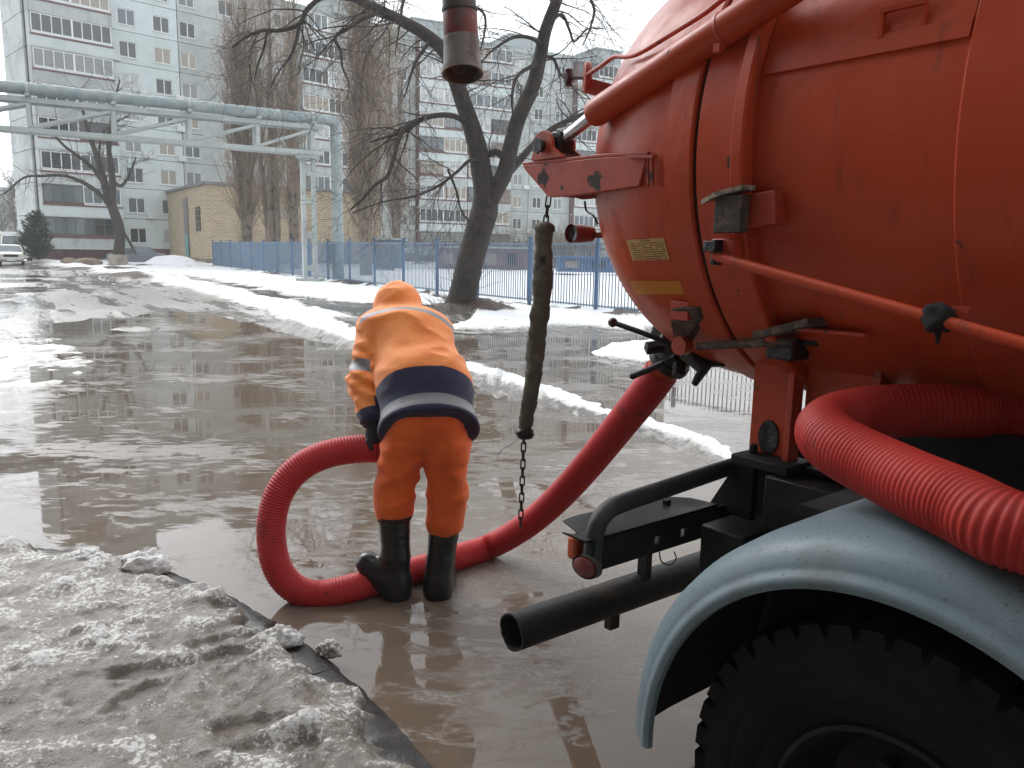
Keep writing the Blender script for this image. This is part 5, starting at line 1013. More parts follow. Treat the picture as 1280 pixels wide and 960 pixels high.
# rear axle, wheels, mudguards
WC = .475
def wheel(l, sgn, name):
    D_ = ((0, -sgn, 0), (1, 0, 0), (0, 0, 1)); c = V3(0, sgn*l, WC)
    b = MB(); pr = [(-.085, .262), (-.10, .30), (-.118, .37), (-.112, .435), (-.098, .458), (-.09, .466), (.09, .466), (.098, .458), (.112, .437), (.117, .41), (.1165, .405), (.1185, .40), (.1185, .37), (.116, .365), (.117, .355), (.110, .31), (.106, .305), (.106, .298), (.10, .285), (.088, .262)]
    b.lathe(pr, 96, c, D_)
    for i in range(42):
        for l0, l1, off in ((-.112, -.03, 0), (.03, .112, .5)):
            a_ = (i+off)*2*math.pi/42; ca, sa = math.cos(a_), math.sin(a_); rad = np.array((ca, 0, sa)); tg = np.array((-sa, 0, ca)); w0, w1 = .0285, .0235; vv = []
            for la in (l0, l1):
                drop = .018 if abs(la) > .1 else 0
                for (t_, rr_) in ((-w0, .43 if abs(la) > .1 else .46), (w0, .43 if abs(la) > .1 else .46), (w1, .487-drop), (-w1, .487-drop)): vv.append(c+np.array((0, -sgn*la, 0))+rad*rr_+tg*t_)
            b.add(vv, [(0, 1, 2, 3), (4, 5, 6, 7), (0, 1, 5, 4), (1, 2, 6, 5), (2, 3, 7, 6), (3, 0, 4, 7)])
        a_ = (i+.25)*2*math.pi/42; rad = np.array((math.cos(a_), 0, math.sin(a_))); tg = np.array((-math.sin(a_), 0, math.cos(a_))); 
        b.box(c+rad*.474, (.02, .03, .05), np.stack([rad, (0, 1, 0), tg], 1))
    wo = b.build(name, m_tyre, truck, angle=30)
    b = MB(); b.lathe([(.088, .262), (.098, .262), (.10, .252), (.085, .245), (.03, .235), (-.03, .20), (-.05, .13), (-.05, .001)], 48, c, D_); b.lathe([(-.05, .09), (.04, .085), (.055, .06), (.055, .001)], 24, c, D_); rm = b.build('rim', mat('dirty_dark_rim', (.014, .013, .012), .6, spec=.2, layers=[dict(color=(.03, .026, .022), scale=9, lo=.5, hi=.7)]), wo)
    for i in range(6):
        a_ = i*math.pi/3; q = c+np.array((math.cos(a_)*.14, 0, math.sin(a_)*.14)); b = MB(); b.cyl(q+np.array((0, sgn*.06, 0)), q+np.array((0, sgn*.0, 0)), .016, n=6); b.build('nut', m_blk2, rm)
    return wo
for sgn in (1, -1):
    wheel(.962, sgn, 'wheel'); wheel(.70, sgn, 'inner_wheel')
    n = 72; pr = [(1.128, .556), (1.142, .558), (1.146, .570), (1.142, .584), (1.130, .590), (1.127, .600), (1.115, .626), (1.088, .648), (1.04, .661), (.95, .668), (.75, .671), (.57, .671), (.57, .664), (.75, .664), (.95, .660), (1.04, .652), (1.08, .640), (1.105, .620), (1.118, .596), (1.126, .578)]
    b = MB(); D_ = ((0, -sgn, 0), (1, 0, 0), (0, 0, 1)); b.lathe(pr, n, (0, 0, WC), D_, closed=True, a0=R(-2), a1=R(183)); k = len(pr); b.f += [tuple(i*n for i in range(k)), tuple(i*n+n-1 for i in range(k))[::-1]]; fe_o = b.build('mudguard', m_fen, truck, angle=50)
    b = MB(); b.lathe([(.54, .001), (.54, .672), (.55, .672), (.55, .001)], 48, (0, 0, WC), D_, a0=R(-20), a1=R(200)); b.build('inner_liner', m_blk, fe_o)
    b = MB(); b.lathe([(.56, .661), (.95, .657), (1.04, .648), (1.078, .636), (1.100, .618), (1.113, .594), (1.121, .578)], n, (0, 0, WC), D_, a0=R(-2.2), a1=R(183.2)); b.build('underside', mat('near_black_underside', (.016, .014, .013), .85, bump=[(40, .6, .01)]), fe_o)  # near-black shell lining the inside of the mudguard
    b = MB(); b.bar(V3(-.30, sgn*.35, 1.0), V3(-.30, sgn*.60, 1.03), .05, .04); b.bar(V3(.30, sgn*.35, 1.0), V3(.30, sgn*.60, 1.03), .05, .04); b.build('mudguard_stay', m_blk, fe_o)
    b = MB()
    for i in range(5): b.box(V3(0, sgn*.46, .64+i*.022), (1.3-.2*i, .07, .018))
    b.build('leaf_spring', m_blk2, truck)
b = MB(); b.cyl(V3(0, -1.0, WC), V3(0, 1.0, WC), .065, n=20); b.sphere((0, 0, WC), (.20, .17, .20), 20, 12); b.build('rear_axle', m_blk2, truck)
b = MB(); b.box(V3(-.78, .52, .68), (.16, .16, .30)); b.box(V3(-.80, .50, .58), (.10, .08, .24)); b.build('spring_hanger', m_blk, truck, bevel=.008)
b = MB(); b.box((1.4, 0, .90), (.12, .66, .16)); b.box((2.4, 0, .90), (.12, .66, .16)); b.cyl((0.2, 0, .55), (3.2, 0, .75), .045, n=14); b.build('drive_shaft', m_blk2, truck)
b = MB(); b.box(V3(.05, .60, 1.02), (1.0, .28, .02)); b.build('deck_plate', m_blk, truck)
b = MB(); b.sphere(V3(.30, .52, 1.10), (.10, .16, .10), 20, 12); b.build('air_receiver', mat('olive_grey_receiver', (.16, .155, .13), .5), truck)
# overhead discharge boom: runs back from the tank top and turns down behind the truck
m_boom = mat('rusty_grey_boom', (.085, .082, .078), .6, layers=[dict(color=(.19, .065, .05), scale=2.0, lo=.47, hi=.58), dict(color=(.20, .175, .15), scale=9, lo=.56, hi=.68), dict(color=(.05, .045, .042), scale=4, lo=.5, hi=.66)], bump=[(30, .4, .004)])
e0 = toL(atY(579, 96, 3.55)); u0 = toL(atY(573.5, -10, 3.55)); dn = unit(e0-u0)
mid = u0+(e0-u0)*.58
b = MB(); bp = np.array([V3(-.35, .1, 2.62), V3(-.42, .12, 2.95), V3(-.8, .22, 3.12), V3(-1.7, .40, 3.14), V3(u0[0]+.25, -u0[1]-.03, 3.13), u0+np.array((.06, 0, .36)), u0+np.array((0, 0, .22)), u0, mid]); b.tube(resample(catmull(bp, 10), .03), .0715, 28); boom = b.build('discharge_boom', m_boom, truck)
k2 = unit(e0-mid+(toL(EYE*np.array((0, 0, 1))+np.array((0, 0, 0)))-toL(np.array((0, 1., H))))*.04); d2 = (k2, unit(np.cross(k2, (1, 0, 0))), None); d2 = (k2, d2[1], np.cross(k2, d2[1])); Ln = np.linalg.norm(e0-mid)
b = MB(); b.lathe([(-.012, .074), (0, .0775), (.012, .076), (Ln-.02, .081), (Ln-.018, .088), (Ln+.004, .088), (Ln+.004, .080), (Ln-.08, .076), (Ln-.2, .07)], 32, mid, d2); b.build('boom_mouth', mat('mottled_boom_mouth', (.17, .155, .135), .6, layers=[dict(color=(.09, .065, .05), scale=9, lo=.48, hi=.6), dict(color=(.30, .28, .25), scale=7, lo=.58, hi=.68)], bump=[(30, .4, .004)]), boom)
d3 = unit(mid-u0); q3 = np.cross(d3, unit(np.cross(d3, (1, 0, 0)))); b = MB(); b.lathe([(-.008, .07), (-.006, .0765), (.006, .0765), (.008, .07)], 28, u0+(mid-u0)*.35, (d3, unit(np.cross(d3, (1, 0, 0))), q3)); b.build('boom_band', m_boom, boom)

# ================================================================== chain with a wrapped canvas sleeve, hanging from the arm
m_chain = mat('dark_chain_steel', (.045, .036, .030), .55, metal=.6)
tops = tl(686, 247, .70); ch = empty('hanging_chain', tuple(toW(tops)), 0, 'steel chain in a grey canvas sleeve hanging from the orange arm', 'chain')
def CW(x, y, l=.70): return toW(tl(x, y, l))
def link_mesh():
    b = MB(); R1, L1 = .0105, .016; P = [(R1*math.cos(a), 0, L1+R1*math.sin(a)) for a in np.linspace(0, math.pi, 8)]+[(R1*math.cos(a), 0, -L1+R1*math.sin(a)) for a in np.linspace(math.pi, 2*math.pi, 8)]; n, k = len(P), 8; P = np.array(P); vs = []
    for i in range(n):
        T = unit(P[(i+1) % n]-P[i-1]); u = np.array((0, 1., 0)); w_ = np.cross(T, u)
        vs += [P[i]+.0038*(math.cos(c)*u+math.sin(c)*w_) for c in np.linspace(0, 2*math.pi, k, endpoint=False)]
    b.add(vs, [(i*k+j, i*k+(j+1) % k, ((i+1) % n)*k+(j+1) % k, ((i+1) % n)*k+j) for i in range(n) for j in range(k)]); return b.mesh('link', m_chain)
lkm = link_mesh(); i = 0
for A_, B_ in ((CW(686, 246), CW(682, 279)), (CW(655, 543), CW(651, 648))):
    d_ = unit(B_-A_); n = int(np.linalg.norm(B_-A_)/.033)+1; rq = Vector((0, 0, 1)).rotation_difference(Vector(-d_))
    for k in range(n):
        o = inst(lkm, 'link', ch, A_+d_*(k+.5)*.033-toW(tops), scale=(.80, .80, .80)); o.rotation_mode = 'QUATERNION'; from mathutils import Quaternion
        o.rotation_quaternion = rq @ Quaternion((0, 0, 1), (math.pi/2 if i % 2 else 0)+.3); i += 1
sv = resample(catmull([CW(682, 277), CW(680, 300), CW(678, 360), CW(674, 400), CW(670, 430), CW(667, 470), CW(662, 500), CW(656, 535), CW(655, 541)], 10), .006); k = len(sv); tt = np.linspace(0, 1, k)
rad = .031+.003*np.sin(tt*5)+.0045*(fbm(tt*26, tt*0, s=5, o=3)-.5)*2
for q in (.17, .36, .52, .67, .82): rad -= .0035*np.exp(-((tt-q-.01*math.sin(q*40))/.006)**2); rad += .0022*np.exp(-((tt-q-.02)/.016)**2)
rad[:3] = [.012, .026, .034]; rad[3:6] += .006; rad *= np.where(tt > .955, .85, 1); rad[-2:] = (.02, .008)
b = MB(); b.tube(sv, rad, 26); v = np.concatenate(b.v); v += .010*(fbm(v[:, 0]*38, v[:, 1]*38, v[:, 2]*17, s=8)-.5)[:, None]*np.array((1, 1, 0)); b.v = [v]
b.build('sleeve', mat('oily_canvas', (.115, .10, .075), .85, coords='World', layers=[dict(color=(.18, .16, .125), scale=7, lo=.45, hi=.65), dict(color=(.03, .027, .022), scale=12, lo=.55, hi=.7)], bump=[(70, .5, .004), (300, .3, .001)]), ch, angle=80)
b = MB(); kb = CW(656, 541); b.sphere(kb, (.034, .034, .026), 14, 9); v = b.v[0]; v += (v-kb)*(.9*(fbm(v[:, 0]*70, v[:, 1]*70, v[:, 2]*70, s=9)-.5))[:, None]; b.v = [v]; b.build('sleeve_knot', m_grease, ch, angle=80)
b = MB(); q = CW(651, 545); b.tube(catmull([q, q+np.array((-.03, 0, -.03)), q+np.array((-.07, 0, -.055)), q+np.array((-.09, 0, -.09))], 6), .0012, 5); b.build('loose_wire', m_grease, ch)

# ================================================================== suction hoses: real ridges
def hose(name, path, Rh, pitch, m, label, n=26, smooth_from=None):
    P = resample(catmull(path, 24), .01); kr = np.exp(-np.linspace(-2, 2, 19)**2); kr /= kr.sum(); Q = np.stack([np.convolve(np.pad(P[:, i], 9, mode='reflect', reflect_type='odd'), kr, 'valid') for i in range(3)], 1)
    P = resample(Q, pitch/4.); k = len(P); ph_ = np.arange(k)*2*math.pi/4
    am = np.full(k, .0022)
    if smooth_from is not None: am *= smooth_from(np.linspace(0, 1, k))
    rr_ = Rh+am*np.cos(ph_); b = MB(); b.tube(P, rr_, n); o = b.build(name, m, None, angle=85, origin=tuple(P[0])); tag(o, label, 'hose'); return P
m_hose = mat('red_ribbed_hose', (.47, .028, .030), .52, coords='World', spec=.3, layers=[dict(color=(.44, .028, .030), scale=3, lo=.42, hi=.66), dict(color=(.17, .04, .032), scale=6, lo=.60, hi=.74, stretch=(1, 1, 1), rough=.7), dict(color=(.05, .03, .025), scale=22, lo=.68, hi=.76, rough=.8)])
m_hose2 = mat('red_ribbed_hose_coil', (.40, .030, .022), .55, coords='World', spec=.22, layers=[dict(color=(.31, .024, .018), scale=3, lo=.42, hi=.66), dict(color=(.16, .03, .025), scale=14, lo=.64, hi=.74, rough=.7)])
zc = lambda x, y, z: gnd(x, y, z)
cp = [toW(V3(1.6, .88, 1.12)), toW(V3(1.0, .90, 1.15)), toW(V3(.50, .93, 1.19)), zc(1280, 668, 1.205), zc(1215, 638, 1.215), zc(1150, 610, 1.22), zc(1095, 583, 1.225), zc(1050, 560, 1.235), zc(1030, 542, 1.245), zc(1040, 527, 1.255), zc(1075, 517, 1.265), zc(1130, 513, 1.275), zc(1200, 514, 1.28), zc(1280, 518, 1.28), toW(V3(.35, .22, 1.27)), toW(V3(.9, .25, 1.26)), toW(V3(1.6, .3, 1.25))]
hose('coiled_hose', cp, .066, .0125, m_hose2, 'red ribbed suction hose looped over the pale blue mudguard', 30)

b = MB(); La = np.linalg.norm(mid-u0); b.lathe([(La*.42, .0716), (La*.44, .0735), (La*.97, .0735), (La*.985, .0716)], 28, u0, (d3, unit(np.cross(d3, (1, 0, 0))), q3)); b.build('boom_red_band', mat('faded_red_band', (.17, .042, .036), .6, layers=[dict(color=(.10, .075, .068), scale=7, lo=.48, hi=.62), dict(color=(.22, .075, .06), scale=15, lo=.58, hi=.7)], bump=[(40, .3, .003)]), boom)
# ================================================================== hose lying in the water up to the worker's hand
vt = toW(vc+vd*.13); v2 = toW(vc+vd*.26)
gp_ = [vt, v2, atY(775, 532, 3.28), atY(738, 578, 3.48), atY(700, 620, 3.70), atY(660, 655, 3.92), gnd(615, 682, .065), gnd(570, 697, .055), gnd(520, 713, .05), gnd(470, 727, .05), gnd(430, 738, .05), atY(396, 744, 3.51), atY(368, 736, 3.50), atY(350, 717, 3.50), atY(341, 690, 3.51), atY(339, 655, 3.53), atY(348, 618, 3.56), atY(370, 588, 3.60), atY(402, 570, 3.64), atY(438, 562, 3.68), atY(474, 561, 3.73), atY(498, 563, 3.78), atY(514, 566, 3.81)]
hose('suction_hose', gp_, .067, .0135, m_hose, 'red ribbed suction hose running from the tank valve through the water to the worker', 26, lambda t_: .7+.3*sstep(.12, .3, t_))

# ================================================================== the worker, sculpted as distance fields
def surface_nets(fn, lo, hi, h):
    lo, hi = np.array(lo, float), np.array(hi, float); n = np.ceil((hi-lo)/h).astype(int)+1
    X, Y, Z = np.meshgrid(*[lo[i]+h*np.arange(n[i]) for i in range(3)], indexing='ij'); D = fn(X, Y, Z); S = D < 0
    c = [D[a:n[0]-1+a, b:n[1]-1+b, d:n[2]-1+d] for a in (0, 1) for b in (0, 1) for d in (0, 1)]; sg = [q < 0 for q in c]; tot = sum(q.astype(int) for q in sg); act = (tot > 0) & (tot < 8)
    idx = np.argwhere(act); vid = -np.ones(act.shape, int); vid[act] = np.arange(len(idx)); cv = np.stack([q[act] for q in c], 1); co = np.array([(a, b, d) for a in (0, 1) for b in (0, 1) for d in (0, 1)], float)
    acc = np.zeros((len(idx), 3)); cnt = np.zeros(len(idx))
    for i in range(8):
        for j in range(i+1, 8):
            if np.abs(co[i]-co[j]).sum() != 1: continue
            a, b = cv[:, i], cv[:, j]; m = (a < 0) != (b < 0); t_ = np.where(m, a/np.where(m, a-b, 1), 0); acc[m] += (co[i]+t_[:, None]*(co[j]-co[i]))[m]; cnt[m] += 1
    V = lo+h*(idx+acc/np.maximum(cnt, 1)[:, None]); Fq = []
    for ax in range(3):
        o1, o2 = [(1, 2), (2, 0), (0, 1)][ax]; s0 = [slice(1, n[k]-1) for k in range(3)]; s1 = list(s0); s0[ax] = slice(0, n[ax]-1); s1[ax] = slice(1, n[ax]); a, b = S[tuple(s0)], S[tuple(s1)]
        e = np.argwhere(a != b); off = np.ones(3, int); off[ax] = 0; e = e+off; fl = S[tuple(e.T)]; d1 = np.zeros(3, int); d1[o1] = 1; d2 = np.zeros(3, int); d2[o2] = 1
        q = np.stack([vid[tuple((e-d1-d2).T)], vid[tuple((e-d2).T)], vid[tuple(e.T)], vid[tuple((e-d1).T)]], 1); q[~fl] = q[~fl][:, ::-1]; Fq.append(q)
    return V, np.concatenate(Fq)
def seg(X, Y, Z, a, b, ra, rb, sx=1.):
    """tapered capsule; sx squeezes space sideways so the section becomes an ellipse"""
    a, b = np.array(a, float), np.array(b, float); w3 = np.array((sx, 1, 1)); d = (b-a)*w3; l2 = d@d
    px_, py_, pz_ = (X-a[0])*sx, Y-a[1], Z-a[2]; t_ = np.clip((px_*d[0]+py_*d[1]+pz_*d[2])/l2, 0, 1)
    return np.sqrt((px_-t_*d[0])**2+(py_-t_*d[1])**2+(pz_-t_*d[2])**2)-(ra+(rb-ra)*t_)
def ell(X, Y, Z, c, r):
    q = np.sqrt(((X-c[0])/r[0])**2+((Y-c[1])/r[1])**2+((Z-c[2])/r[2])**2); return (q-1)*min(r)
def smin(a, b, k): h_ = np.clip(.5+.5*(b-a)/k, 0, 1); return b+(a-b)*h_-k*h_*(1-h_)
def sculpt(name, fn, lo, hi, h, m, parent, attrs=None, origin=(0, 0, 0)):
    V, Fq = surface_nets(fn, lo, hi, h); me = bpy.data.meshes.new(name); me.vertices.add(len(V)); me.vertices.foreach_set('co', (V-np.array(origin)).ravel()); me.loops.add(Fq.size); me.loops.foreach_set('vertex_index', Fq.ravel().astype(np.int32))
    me.polygons.add(len(Fq)); me.polygons.foreach_set('loop_start', np.arange(0, Fq.size, 4, dtype=np.int32)); me.polygons.foreach_set('loop_total', np.full(len(Fq), 4, np.int32)); me.polygons.foreach_set('use_smooth', np.ones(len(Fq), bool)); me.update(); me.validate()
    for k, f in (attrs or {}).items(): a = me.attributes.new(k, 'FLOAT', 'POINT'); a.data.foreach_set('value', f(V[:, 0], V[:, 1], V[:, 2]).astype(np.float32))
    me.materials.append(m); o = bpy.data.objects.new(name, me); COL.objects.link(o); o.parent = parent
    md = o.modifiers.new('smooth', 'SMOOTH'); md.factor = .5; md.iterations = 2; return o
PO = np.array((-.46, 3.62, -.04)); who = empty('person', tuple(PO), 0, 'worker in orange hi-vis suit and black rubber boots bending over the red hose', 'person')
hem, waist, chest, neck = atY(537, 531, 3.64), atY(532, 480, 3.73), atY(511, 424, 3.95), atY(500, 397, 4.10)
shL, elL, wrL, haL = atY(469, 411, 3.97), atY(457, 478, 3.83), atY(467, 526, 3.72), atY(470, 545, 3.71)
shR, elR, wrR, haR = atY(543, 414, 4.0), atY(556, 480, 4.06), atY(512, 548, 3.90), atY(500, 562, 3.84)
hd = atY(498, 378, 4.15); hipL, hipR = atY(506, 556, 3.62), atY(559, 556, 3.63); knL, knR = atY(492, 618, 3.62), atY(559, 626, 3.65); anL, anR = atY(496, 727, 3.58), atY(547, 732, 3.60)
axl = .60; axd = unit(np.array((-.10, .76, .64)))
def U(X, Y, Z): return ((X-hem[0])*axd[0]+(Y-hem[1])*axd[1]+(Z-hem[2])*axd[2])/axl
def dtorso(X, Y, Z):
    d = seg(X, Y, Z, hem-axd*.10, waist, .168, .160, .74); d = smin(d, seg(X, Y, Z, waist, chest, .160, .150, .74), .05)
    d = smin(d, seg(X, Y, Z, chest, neck-np.array((0, 0, .015)), .150, .105, .78), .06); return smin(d, seg(X, Y, Z, shL+np.array((.03, 0, .0)), shR+np.array((-.03, 0, 0)), .095, .095), .07)
def darm(X, Y, Z):
    return smin(seg(X, Y, Z, shL, elL, .094, .086), seg(X, Y, Z, elL, wrL, .088, .070), .03)
def darmR(X, Y, Z): return smin(seg(X, Y, Z, shR, elR, .09, .078), seg(X, Y, Z, elR, wrR, .080, .062), .03)
def dhood(X, Y, Z):
    d = ell(X, Y, Z, hd, (.116, .138, .114)); d = smin(d, seg(X, Y, Z, hd+np.array((.0, -.05, -.03)), neck+np.array((0, -.02, .0)), .112, .128, .95), .04)
    face = ell(X, Y, Z, hd+np.array((-.03, .16, -.05)), (.085, .11, .10)); return np.maximum(d, -face)
def folds(X, Y, Z, amp, fx, fz, s):
    n_ = fbm(X*fx+Z*fz*.45, Y*fx, Z*fz-X*fx*.5, s=s, o=2); r_ = (1-np.abs(2*n_-1))**3; return amp*(.5-r_)
def djacket(X, Y, Z):
    u = U(X, Y, Z); d = dtorso(X, Y, Z); ar = darm(X, Y, Z); ar = ar-.006*np.sin(Z*95+X*40)*sstep(.0, .3, (shL[2]-Z)/.5)+folds(X, Y, Z, .012, 9, 16, 12); d = d+folds(X, Y, Z, .017, 4, 7, 31)*sstep(-.1, .4, u)
    d = d-.012*np.exp(-((u+.07)/.06)**2)                # flared, padded hem
    d = smin(smin(d, ar, .022), darmR(X, Y, Z), .03); d = smin(d, dhood(X, Y, Z)+folds(X, Y, Z, .008, 12, 14, 5), .018)
    wx = (X-wrL[0])*(wrL-elL)[0]+(Y-wrL[1])*(wrL-elL)[1]+(Z-wrL[2])*(wrL-elL)[2]; nl = np.linalg.norm(wrL-elL); armcut = np.where((X < hem[0]-.13) & (u > -.75), wx/nl-.012, -1)
    near_arm = ar < dtorso(X, Y, Z); cut = np.where(near_arm, wx/nl-.012, (-.10-u)*axl+.008*np.sin(X*21)); return np.maximum(d, cut)
def arm_t(X, Y, Z): 
    a1 = np.clip(((X-shL[0])*(elL-shL)[0]+(Y-shL[1])*(elL-shL)[1]+(Z-shL[2])*(elL-shL)[2])/((elL-shL)@(elL-shL)), 0, 1); a2 = np.clip(((X-elL[0])*(wrL-elL)[0]+(Y-elL[1])*(wrL-elL)[1]+(Z-elL[2])*(wrL-elL)[2])/((wrL-elL)@(wrL-elL)), 0, 1.2); return (a1+a2)/2
def is_arm(X, Y, Z): return (darm(X, Y, Z)+.012 < dtorso(X, Y, Z))
def a_navy(X, Y, Z): return np.where(is_arm(X, Y, Z), (arm_t(X, Y, Z)-.885)*.6, np.where(dhood(X, Y, Z) < .002, -.1, (.255-U(X, Y, Z))*.6))
def a_grey(X, Y, Z):
    u = U(X, Y, Z); t_ = np.maximum(.050-np.abs(u+.005), np.where(Y < neck[1]+.02, .030-np.abs(u-.93+1.2*(X-neck[0])**2), -1)); return np.where(is_arm(X, Y, Z), .055-np.abs(arm_t(X, Y, Z)-.395), t_)*.6
m_jack = mat('hi_vis_orange_fabric', (.97, .315, .07), .75, coords='World', sheen=.25, layers=[dict(color=(.93, .26, .05), scale=9, lo=.4, hi=.7), dict(color=(.55, .12, .03), scale=5, lo=.62, hi=.78, amt=.6), dict(color=(.016, .020, .060), attr='navy', lo=-.003, hi=.003, rough=.8), dict(color=(.20, .205, .215), attr='grey', lo=-.003, hi=.003, rough=.45)], bump=[(9, .25, .03), (28, .2, .012), (400, .15, .001)])
m_trou = mat('orange_trouser_fabric', (.93, .165, .02), .75, coords='World', sheen=.2, layers=[dict(color=(.84, .13, .016), scale=7, lo=.4, hi=.7), dict(color=(.35, .08, .03), scale=5, lo=.66, hi=.8, amt=.6)], bump=[(8, .35, .035), (24, .25, .014), (400, .15, .001)])
m_boot = mat('black_wet_rubber_boot', (.014, .013, .012), .28, coords='World', layers=[dict(color=(.03, .026, .02), scale=9, lo=.5, hi=.7, rough=.5)], bump=[(20, .3, .006)])
m_cuff = mat('boot_cloth_cuff', (.022, .020, .017), .85, coords='World', bump=[(40, .5, .006)])
m_glove = mat('dark_work_glove', (.020, .020, .026), .8, coords='World', bump=[(60, .4, .004)])
sculpt('jacket', djacket, (-.99, 3.35, .62), (-.08, 4.28, 1.62), .0095, m_jack, who, dict(navy=a_navy, grey=a_grey), PO)
def dtrou(X, Y, Z):
    hemL, hemR = knL+(anL-knL)*.16, knR+(anR-knR)*.24
    l = smin(seg(X, Y, Z, hipL, knL, .112, .090), seg(X, Y, Z, knL, hemL, .090, .088), .04); r = smin(seg(X, Y, Z, hipR, knR, .112, .090), seg(X, Y, Z, knR, hemR, .090, .088), .04)
    fl = sstep(-.02, .12, Z-hemL[2]); fr_2 = sstep(-.02, .12, Z-hemR[2]); l = l+folds(X, Y, Z, .019, 5, 11, 41)*(.25+.75*fl)-.006*(1-fl); r = r+folds(X, Y, Z, .019, 5, 11, 47)*(.25+.75*fr_2)-.006*(1-fr_2); l = np.maximum(l, hemL[2]-.055-Z+.012*np.sin(X*30)); r = np.maximum(r, hemR[2]-.055-Z+.012*np.sin(X*26+1))
    d = smin(l, r, .014); return smin(d, ell(X, Y, Z, (hipL+hipR)/2+np.array((0, .0, .115)), (.190, .140, .14)), .03)
sculpt('trousers', dtrou, (-.80, 3.38, .28), (-.12, 3.92, 1.02), .0095, m_trou, who, None, PO)
def boot(an, kn, toe, h0, nm):
    up_ = unit(kn-an); top = an+up_*.36; sole = an+np.array((0, 0, -an[2]-.035+h0))
    def fn(X, Y, Z):
        d = smin(seg(X, Y, Z, top, an+up_*.12, .080, .066), seg(X, Y, Z, an+up_*.12, sole+np.array((0, 0, .06)), .062, .058), .03)
        ft = smin(seg(X, Y, Z, sole+np.array((0, 0, .055)), toe, .062, .060), seg(X, Y, Z, sole+np.array((0, 0, .12)), toe+(sole-toe)*.35+np.array((0, 0, .035)), .060, .054), .04); d = smin(d, ft, .045)
        s_ = (np.sin(Z*150)*.0012)*(Z > .12); e = unit(toe-sole-np.array((0, 0, .055))); pl_ = (Z-sole[2])-((X-sole[0])*e[0]+(Y-sole[1])*e[1])*e[2]/max(1e-6, math.hypot(e[0], e[1])**2)
        d = np.maximum(d+s_, -(pl_-.004)); rim = np.abs(pl_-.026); d = d-.0035*np.exp(-(rim/.012)**2); tp_ = (X-top[0])*up_[0]+(Y-top[1])*up_[1]+(Z-top[2])*up_[2]; return np.maximum(d, tp_)
    lo = np.minimum(np.minimum(sole, toe), top)-.13; hi = np.maximum(np.maximum(sole, toe), top)+.13; o = sculpt(nm, fn, lo, hi, .0085, m_boot, who, None, PO)
    def cf(X, Y, Z): return np.maximum(np.abs(seg(X, Y, Z, top+up_*.015, top-up_*.05, .081, .080)+.004*np.sin(Z*120))-.006, np.abs((X-top[0])*up_[0]+(Y-top[1])*up_[1]+(Z-top[2])*up_[2]+.018)-.042)
    c_ = sculpt('cuff', cf, top-.13, top+.13, .008, m_cuff, o, None, PO); return o
toeL = atY(460, 705, 3.62); toeR = np.array((anR[0]+.02, anR[1]+.20, .035))
boot(anL, knL, toeL, 0., 'boot'); boot(anR, knR, toeR, 0., 'boot')
def hand(wr_, ha, tgt, nm, lat_):
    """palm, four fingers closed over the hose and a thumb leaving the palm's side"""
    d0 = unit(ha-wr_); side = unit(np.array(lat_, float)-d0*(np.dot(lat_, d0))); dn_ = np.cross(d0, side); ch_ = []
    for k, (o_, ln) in enumerate(((-.033, .072), (-.011, .080), (.011, .076), (.033, .060))):
        r0 = ha+side*o_+d0*.035; c_ = unit(tgt-r0); p1 = r0+unit(d0*.8+c_*.35)*ln*.45; p2 = p1+unit(d0*.3+c_*.8)*ln*.35; p3 = p2+unit(-d0*.35+c_*.9)*ln*.3; ch_.append((r0, p1, p2, p3))
    th = (ha-side*.030-d0*.01, ha-side*.055+d0*.02+dn_*.01, ha-side*.052+d0*.052+dn_*.022)
    def fn(X, Y, Z):
        d = smin(seg(X, Y, Z, wr_, ha-d0*.02, .040, .042), seg(X, Y, Z, ha-side*.022, ha+side*.022, .030, .030), .03); d = smin(d, seg(X, Y, Z, ha-side*.022+d0*.03, ha+side*.022+d0*.03, .024, .024), .025)
        for r0, p1, p2, p3 in ch_:
            f = np.minimum(np.minimum(seg(X, Y, Z, r0, p1, .0125, .0115), seg(X, Y, Z, p1, p2, .0115, .0105)), seg(X, Y, Z, p2, p3, .0105, .0095)); d = smin(d, f, .005)
        return smin(d, np.minimum(seg(X, Y, Z, th[0], th[1], .015, .0135), seg(X, Y, Z, th[1], th[2], .0135, .0115)), .008)
    allp = np.array([wr_, ha, tgt]+[q for c_ in ch_ for q in c_]+list(th)); sculpt(nm, fn, allp.min(0)-.06, allp.max(0)+.06, .0045, m_glove, who, None, PO)
hand(wrL, haL, atY(472, 561, 3.76), 'glove', (.7, .7, 0)); hand(wrR, haR, atY(505, 572, 3.80), 'glove', (.7, .6, -.3))
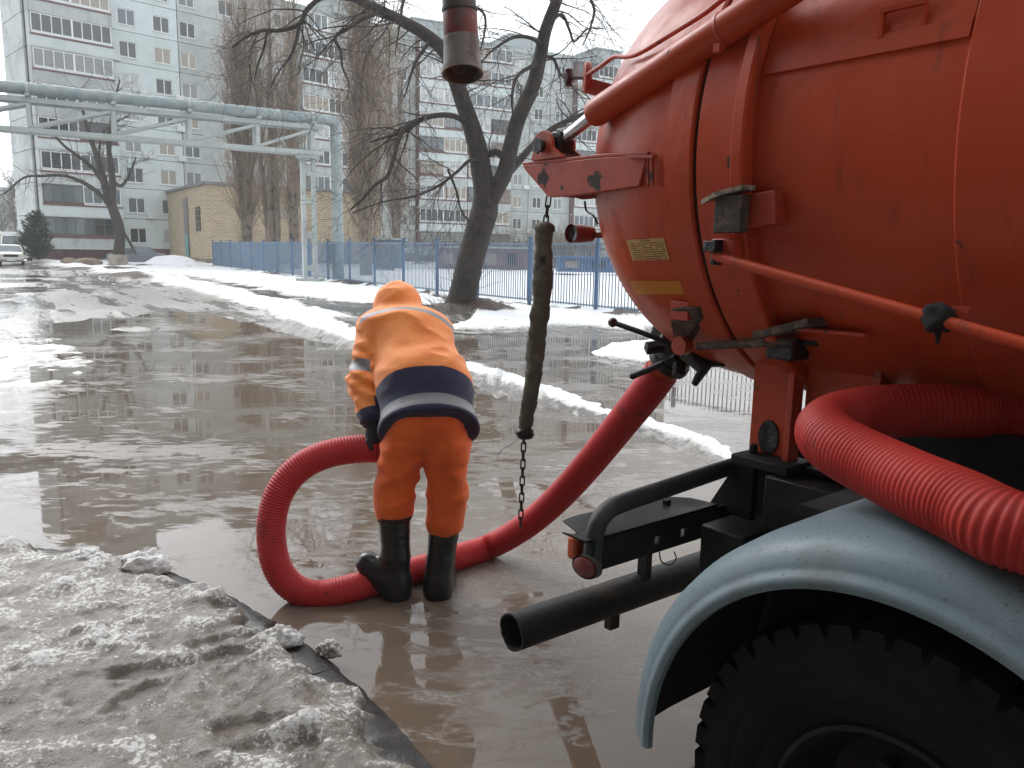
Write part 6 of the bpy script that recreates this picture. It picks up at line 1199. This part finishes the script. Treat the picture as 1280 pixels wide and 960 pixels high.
# the body inside the clothes, head bowed under the hood
def dbody(X, Y, Z):
    d = smin(seg(X, Y, Z, (hipL+hipR)/2+np.array((0, 0, .06)), chest, .105, .11, .78), seg(X, Y, Z, chest, neck, .10, .055), .05)
    for a, b_, r0, r1 in ((shL, elL, .05, .042), (elL, wrL, .042, .032), (shR, elR, .05, .042), (elR, wrR, .042, .032), (hipL, knL, .08, .058), (knL, anL, .056, .042), (hipR, knR, .08, .058), (knR, anR, .056, .042), (shL, shR, .06, .06)): d = smin(d, seg(X, Y, Z, a, b_, r0, r1), .03)
    hc = hd+np.array((0, .015, -.01)); d = smin(d, seg(X, Y, Z, neck, hc, .052, .055), .03); hh = ell(X, Y, Z, hc, (.074, .095, .088)); fd = unit(np.array((-.1, .75, -.65))); upv = unit(np.array((0, .6, .75))); fc = hc+fd*.082
    hh = smin(hh, seg(X, Y, Z, fc+upv*.015, fc-upv*.012+fd*.018, .010, .014), .012); hh = smin(hh, ell(X, Y, Z, fc-upv*.055-fd*.01, (.038, .03, .03)), .02)
    for sx in (-1, 1): hh = np.maximum(hh, -ell(X, Y, Z, fc+upv*.018+np.array((sx*.028, 0, 0))+fd*.012, (.014, .012, .010))); hh = smin(hh, ell(X, Y, Z, hc+np.array((sx*.074, 0, -.005)), (.010, .02, .028)), .008)
    hh = np.maximum(hh, -ell(X, Y, Z, fc-upv*.04+fd*.02, (.022, .01, .006))); return smin(d, hh, .02)
sculpt('body', dbody, (-.9, 3.4, .0), (-.12, 4.25, 1.6), .011, mat('weathered_skin', (.42, .24, .17), .55), who, None, PO)

# ================================================================== loose things: ice lumps at the kerb
m_ice = mat('dirty_ice_lump', (.40, .385, .36), .5, coords='World', layers=[dict(color=(.62, .61, .59), scale=14, lo=.45, hi=.65), dict(color=(.17, .15, .13), scale=9, lo=.58, hi=.7)], bump=[(40, .8, .012), (140, .5, .004)])
for k, (x, y, w_, h_, lb) in enumerate(((352, 788, .085, .05, 'flat grey ice lump lying on the kerb beside the hose loop'), (412, 799, .05, .035, 'small crumbly ice lump in the water at the kerb edge'), (180, 700, .12, .075, 'large clean snow lump standing on the kerb'), (112, 692, .10, .06, 'rounded snow lump at the kerb with a smaller one on top'), (247, 733, .06, .05, 'pointed snow lump between kerb and slush'))):
    g = gnd(x, y+6, .09); b = MB(); b.sphere((0, 0, 0), (w_, w_*.75, h_), 72, 44); v = b.v[0]; q = v/np.linalg.norm(v, axis=1, keepdims=True)
    v = v*(.55+.85*fbm(q[:, 0]*2.3+k*7, q[:, 1]*2.3, q[:, 2]*2.3, s=50+k, o=4, g=.5))[:, None]+.013*(fbm(v[:, 0]*50, v[:, 1]*50, v[:, 2]*50, s=60+k, o=3)-.5)[:, None]*q; b.v = [v+np.array((g[0], g[1], .06+h_*.25))]
    tag(b.build('ice_lump' if k < 2 else 'snow_lump', m_ice if k < 2 else mat('clean_snow_lump', (.70, .695, .68), .6, coords='World', layers=[dict(color=(.45, .43, .40), scale=9, lo=.5, hi=.68)], bump=[(40, .8, .014), (140, .6, .005)]), None, origin=(float(g[0]), float(g[1]), .09), angle=80), lb, 'lump')
for o in bpy.data.objects:
    for k in ('_org', '_local'):
        if k in o: del o[k]

# ================================================================== winter haze
hz = bpy.data.materials.new('pale_haze'); hz.use_nodes = True; t = hz.node_tree; t.nodes.remove(t.nodes['Principled BSDF']); pv_ = t.nodes.new('ShaderNodeVolumePrincipled'); pv_.inputs['Color'].default_value = (.93, .96, .97, 1); pv_.inputs['Density'].default_value = .0013
t.links.new(pv_.outputs[0], t.nodes['Material Output'].inputs['Volume']); b = MB(); b.box((0, 600, 22), (1960, 1940, 52)); tag(b.build('haze', hz, None, smooth=False), 'thin pale winter haze over the whole place', kind='stuff')
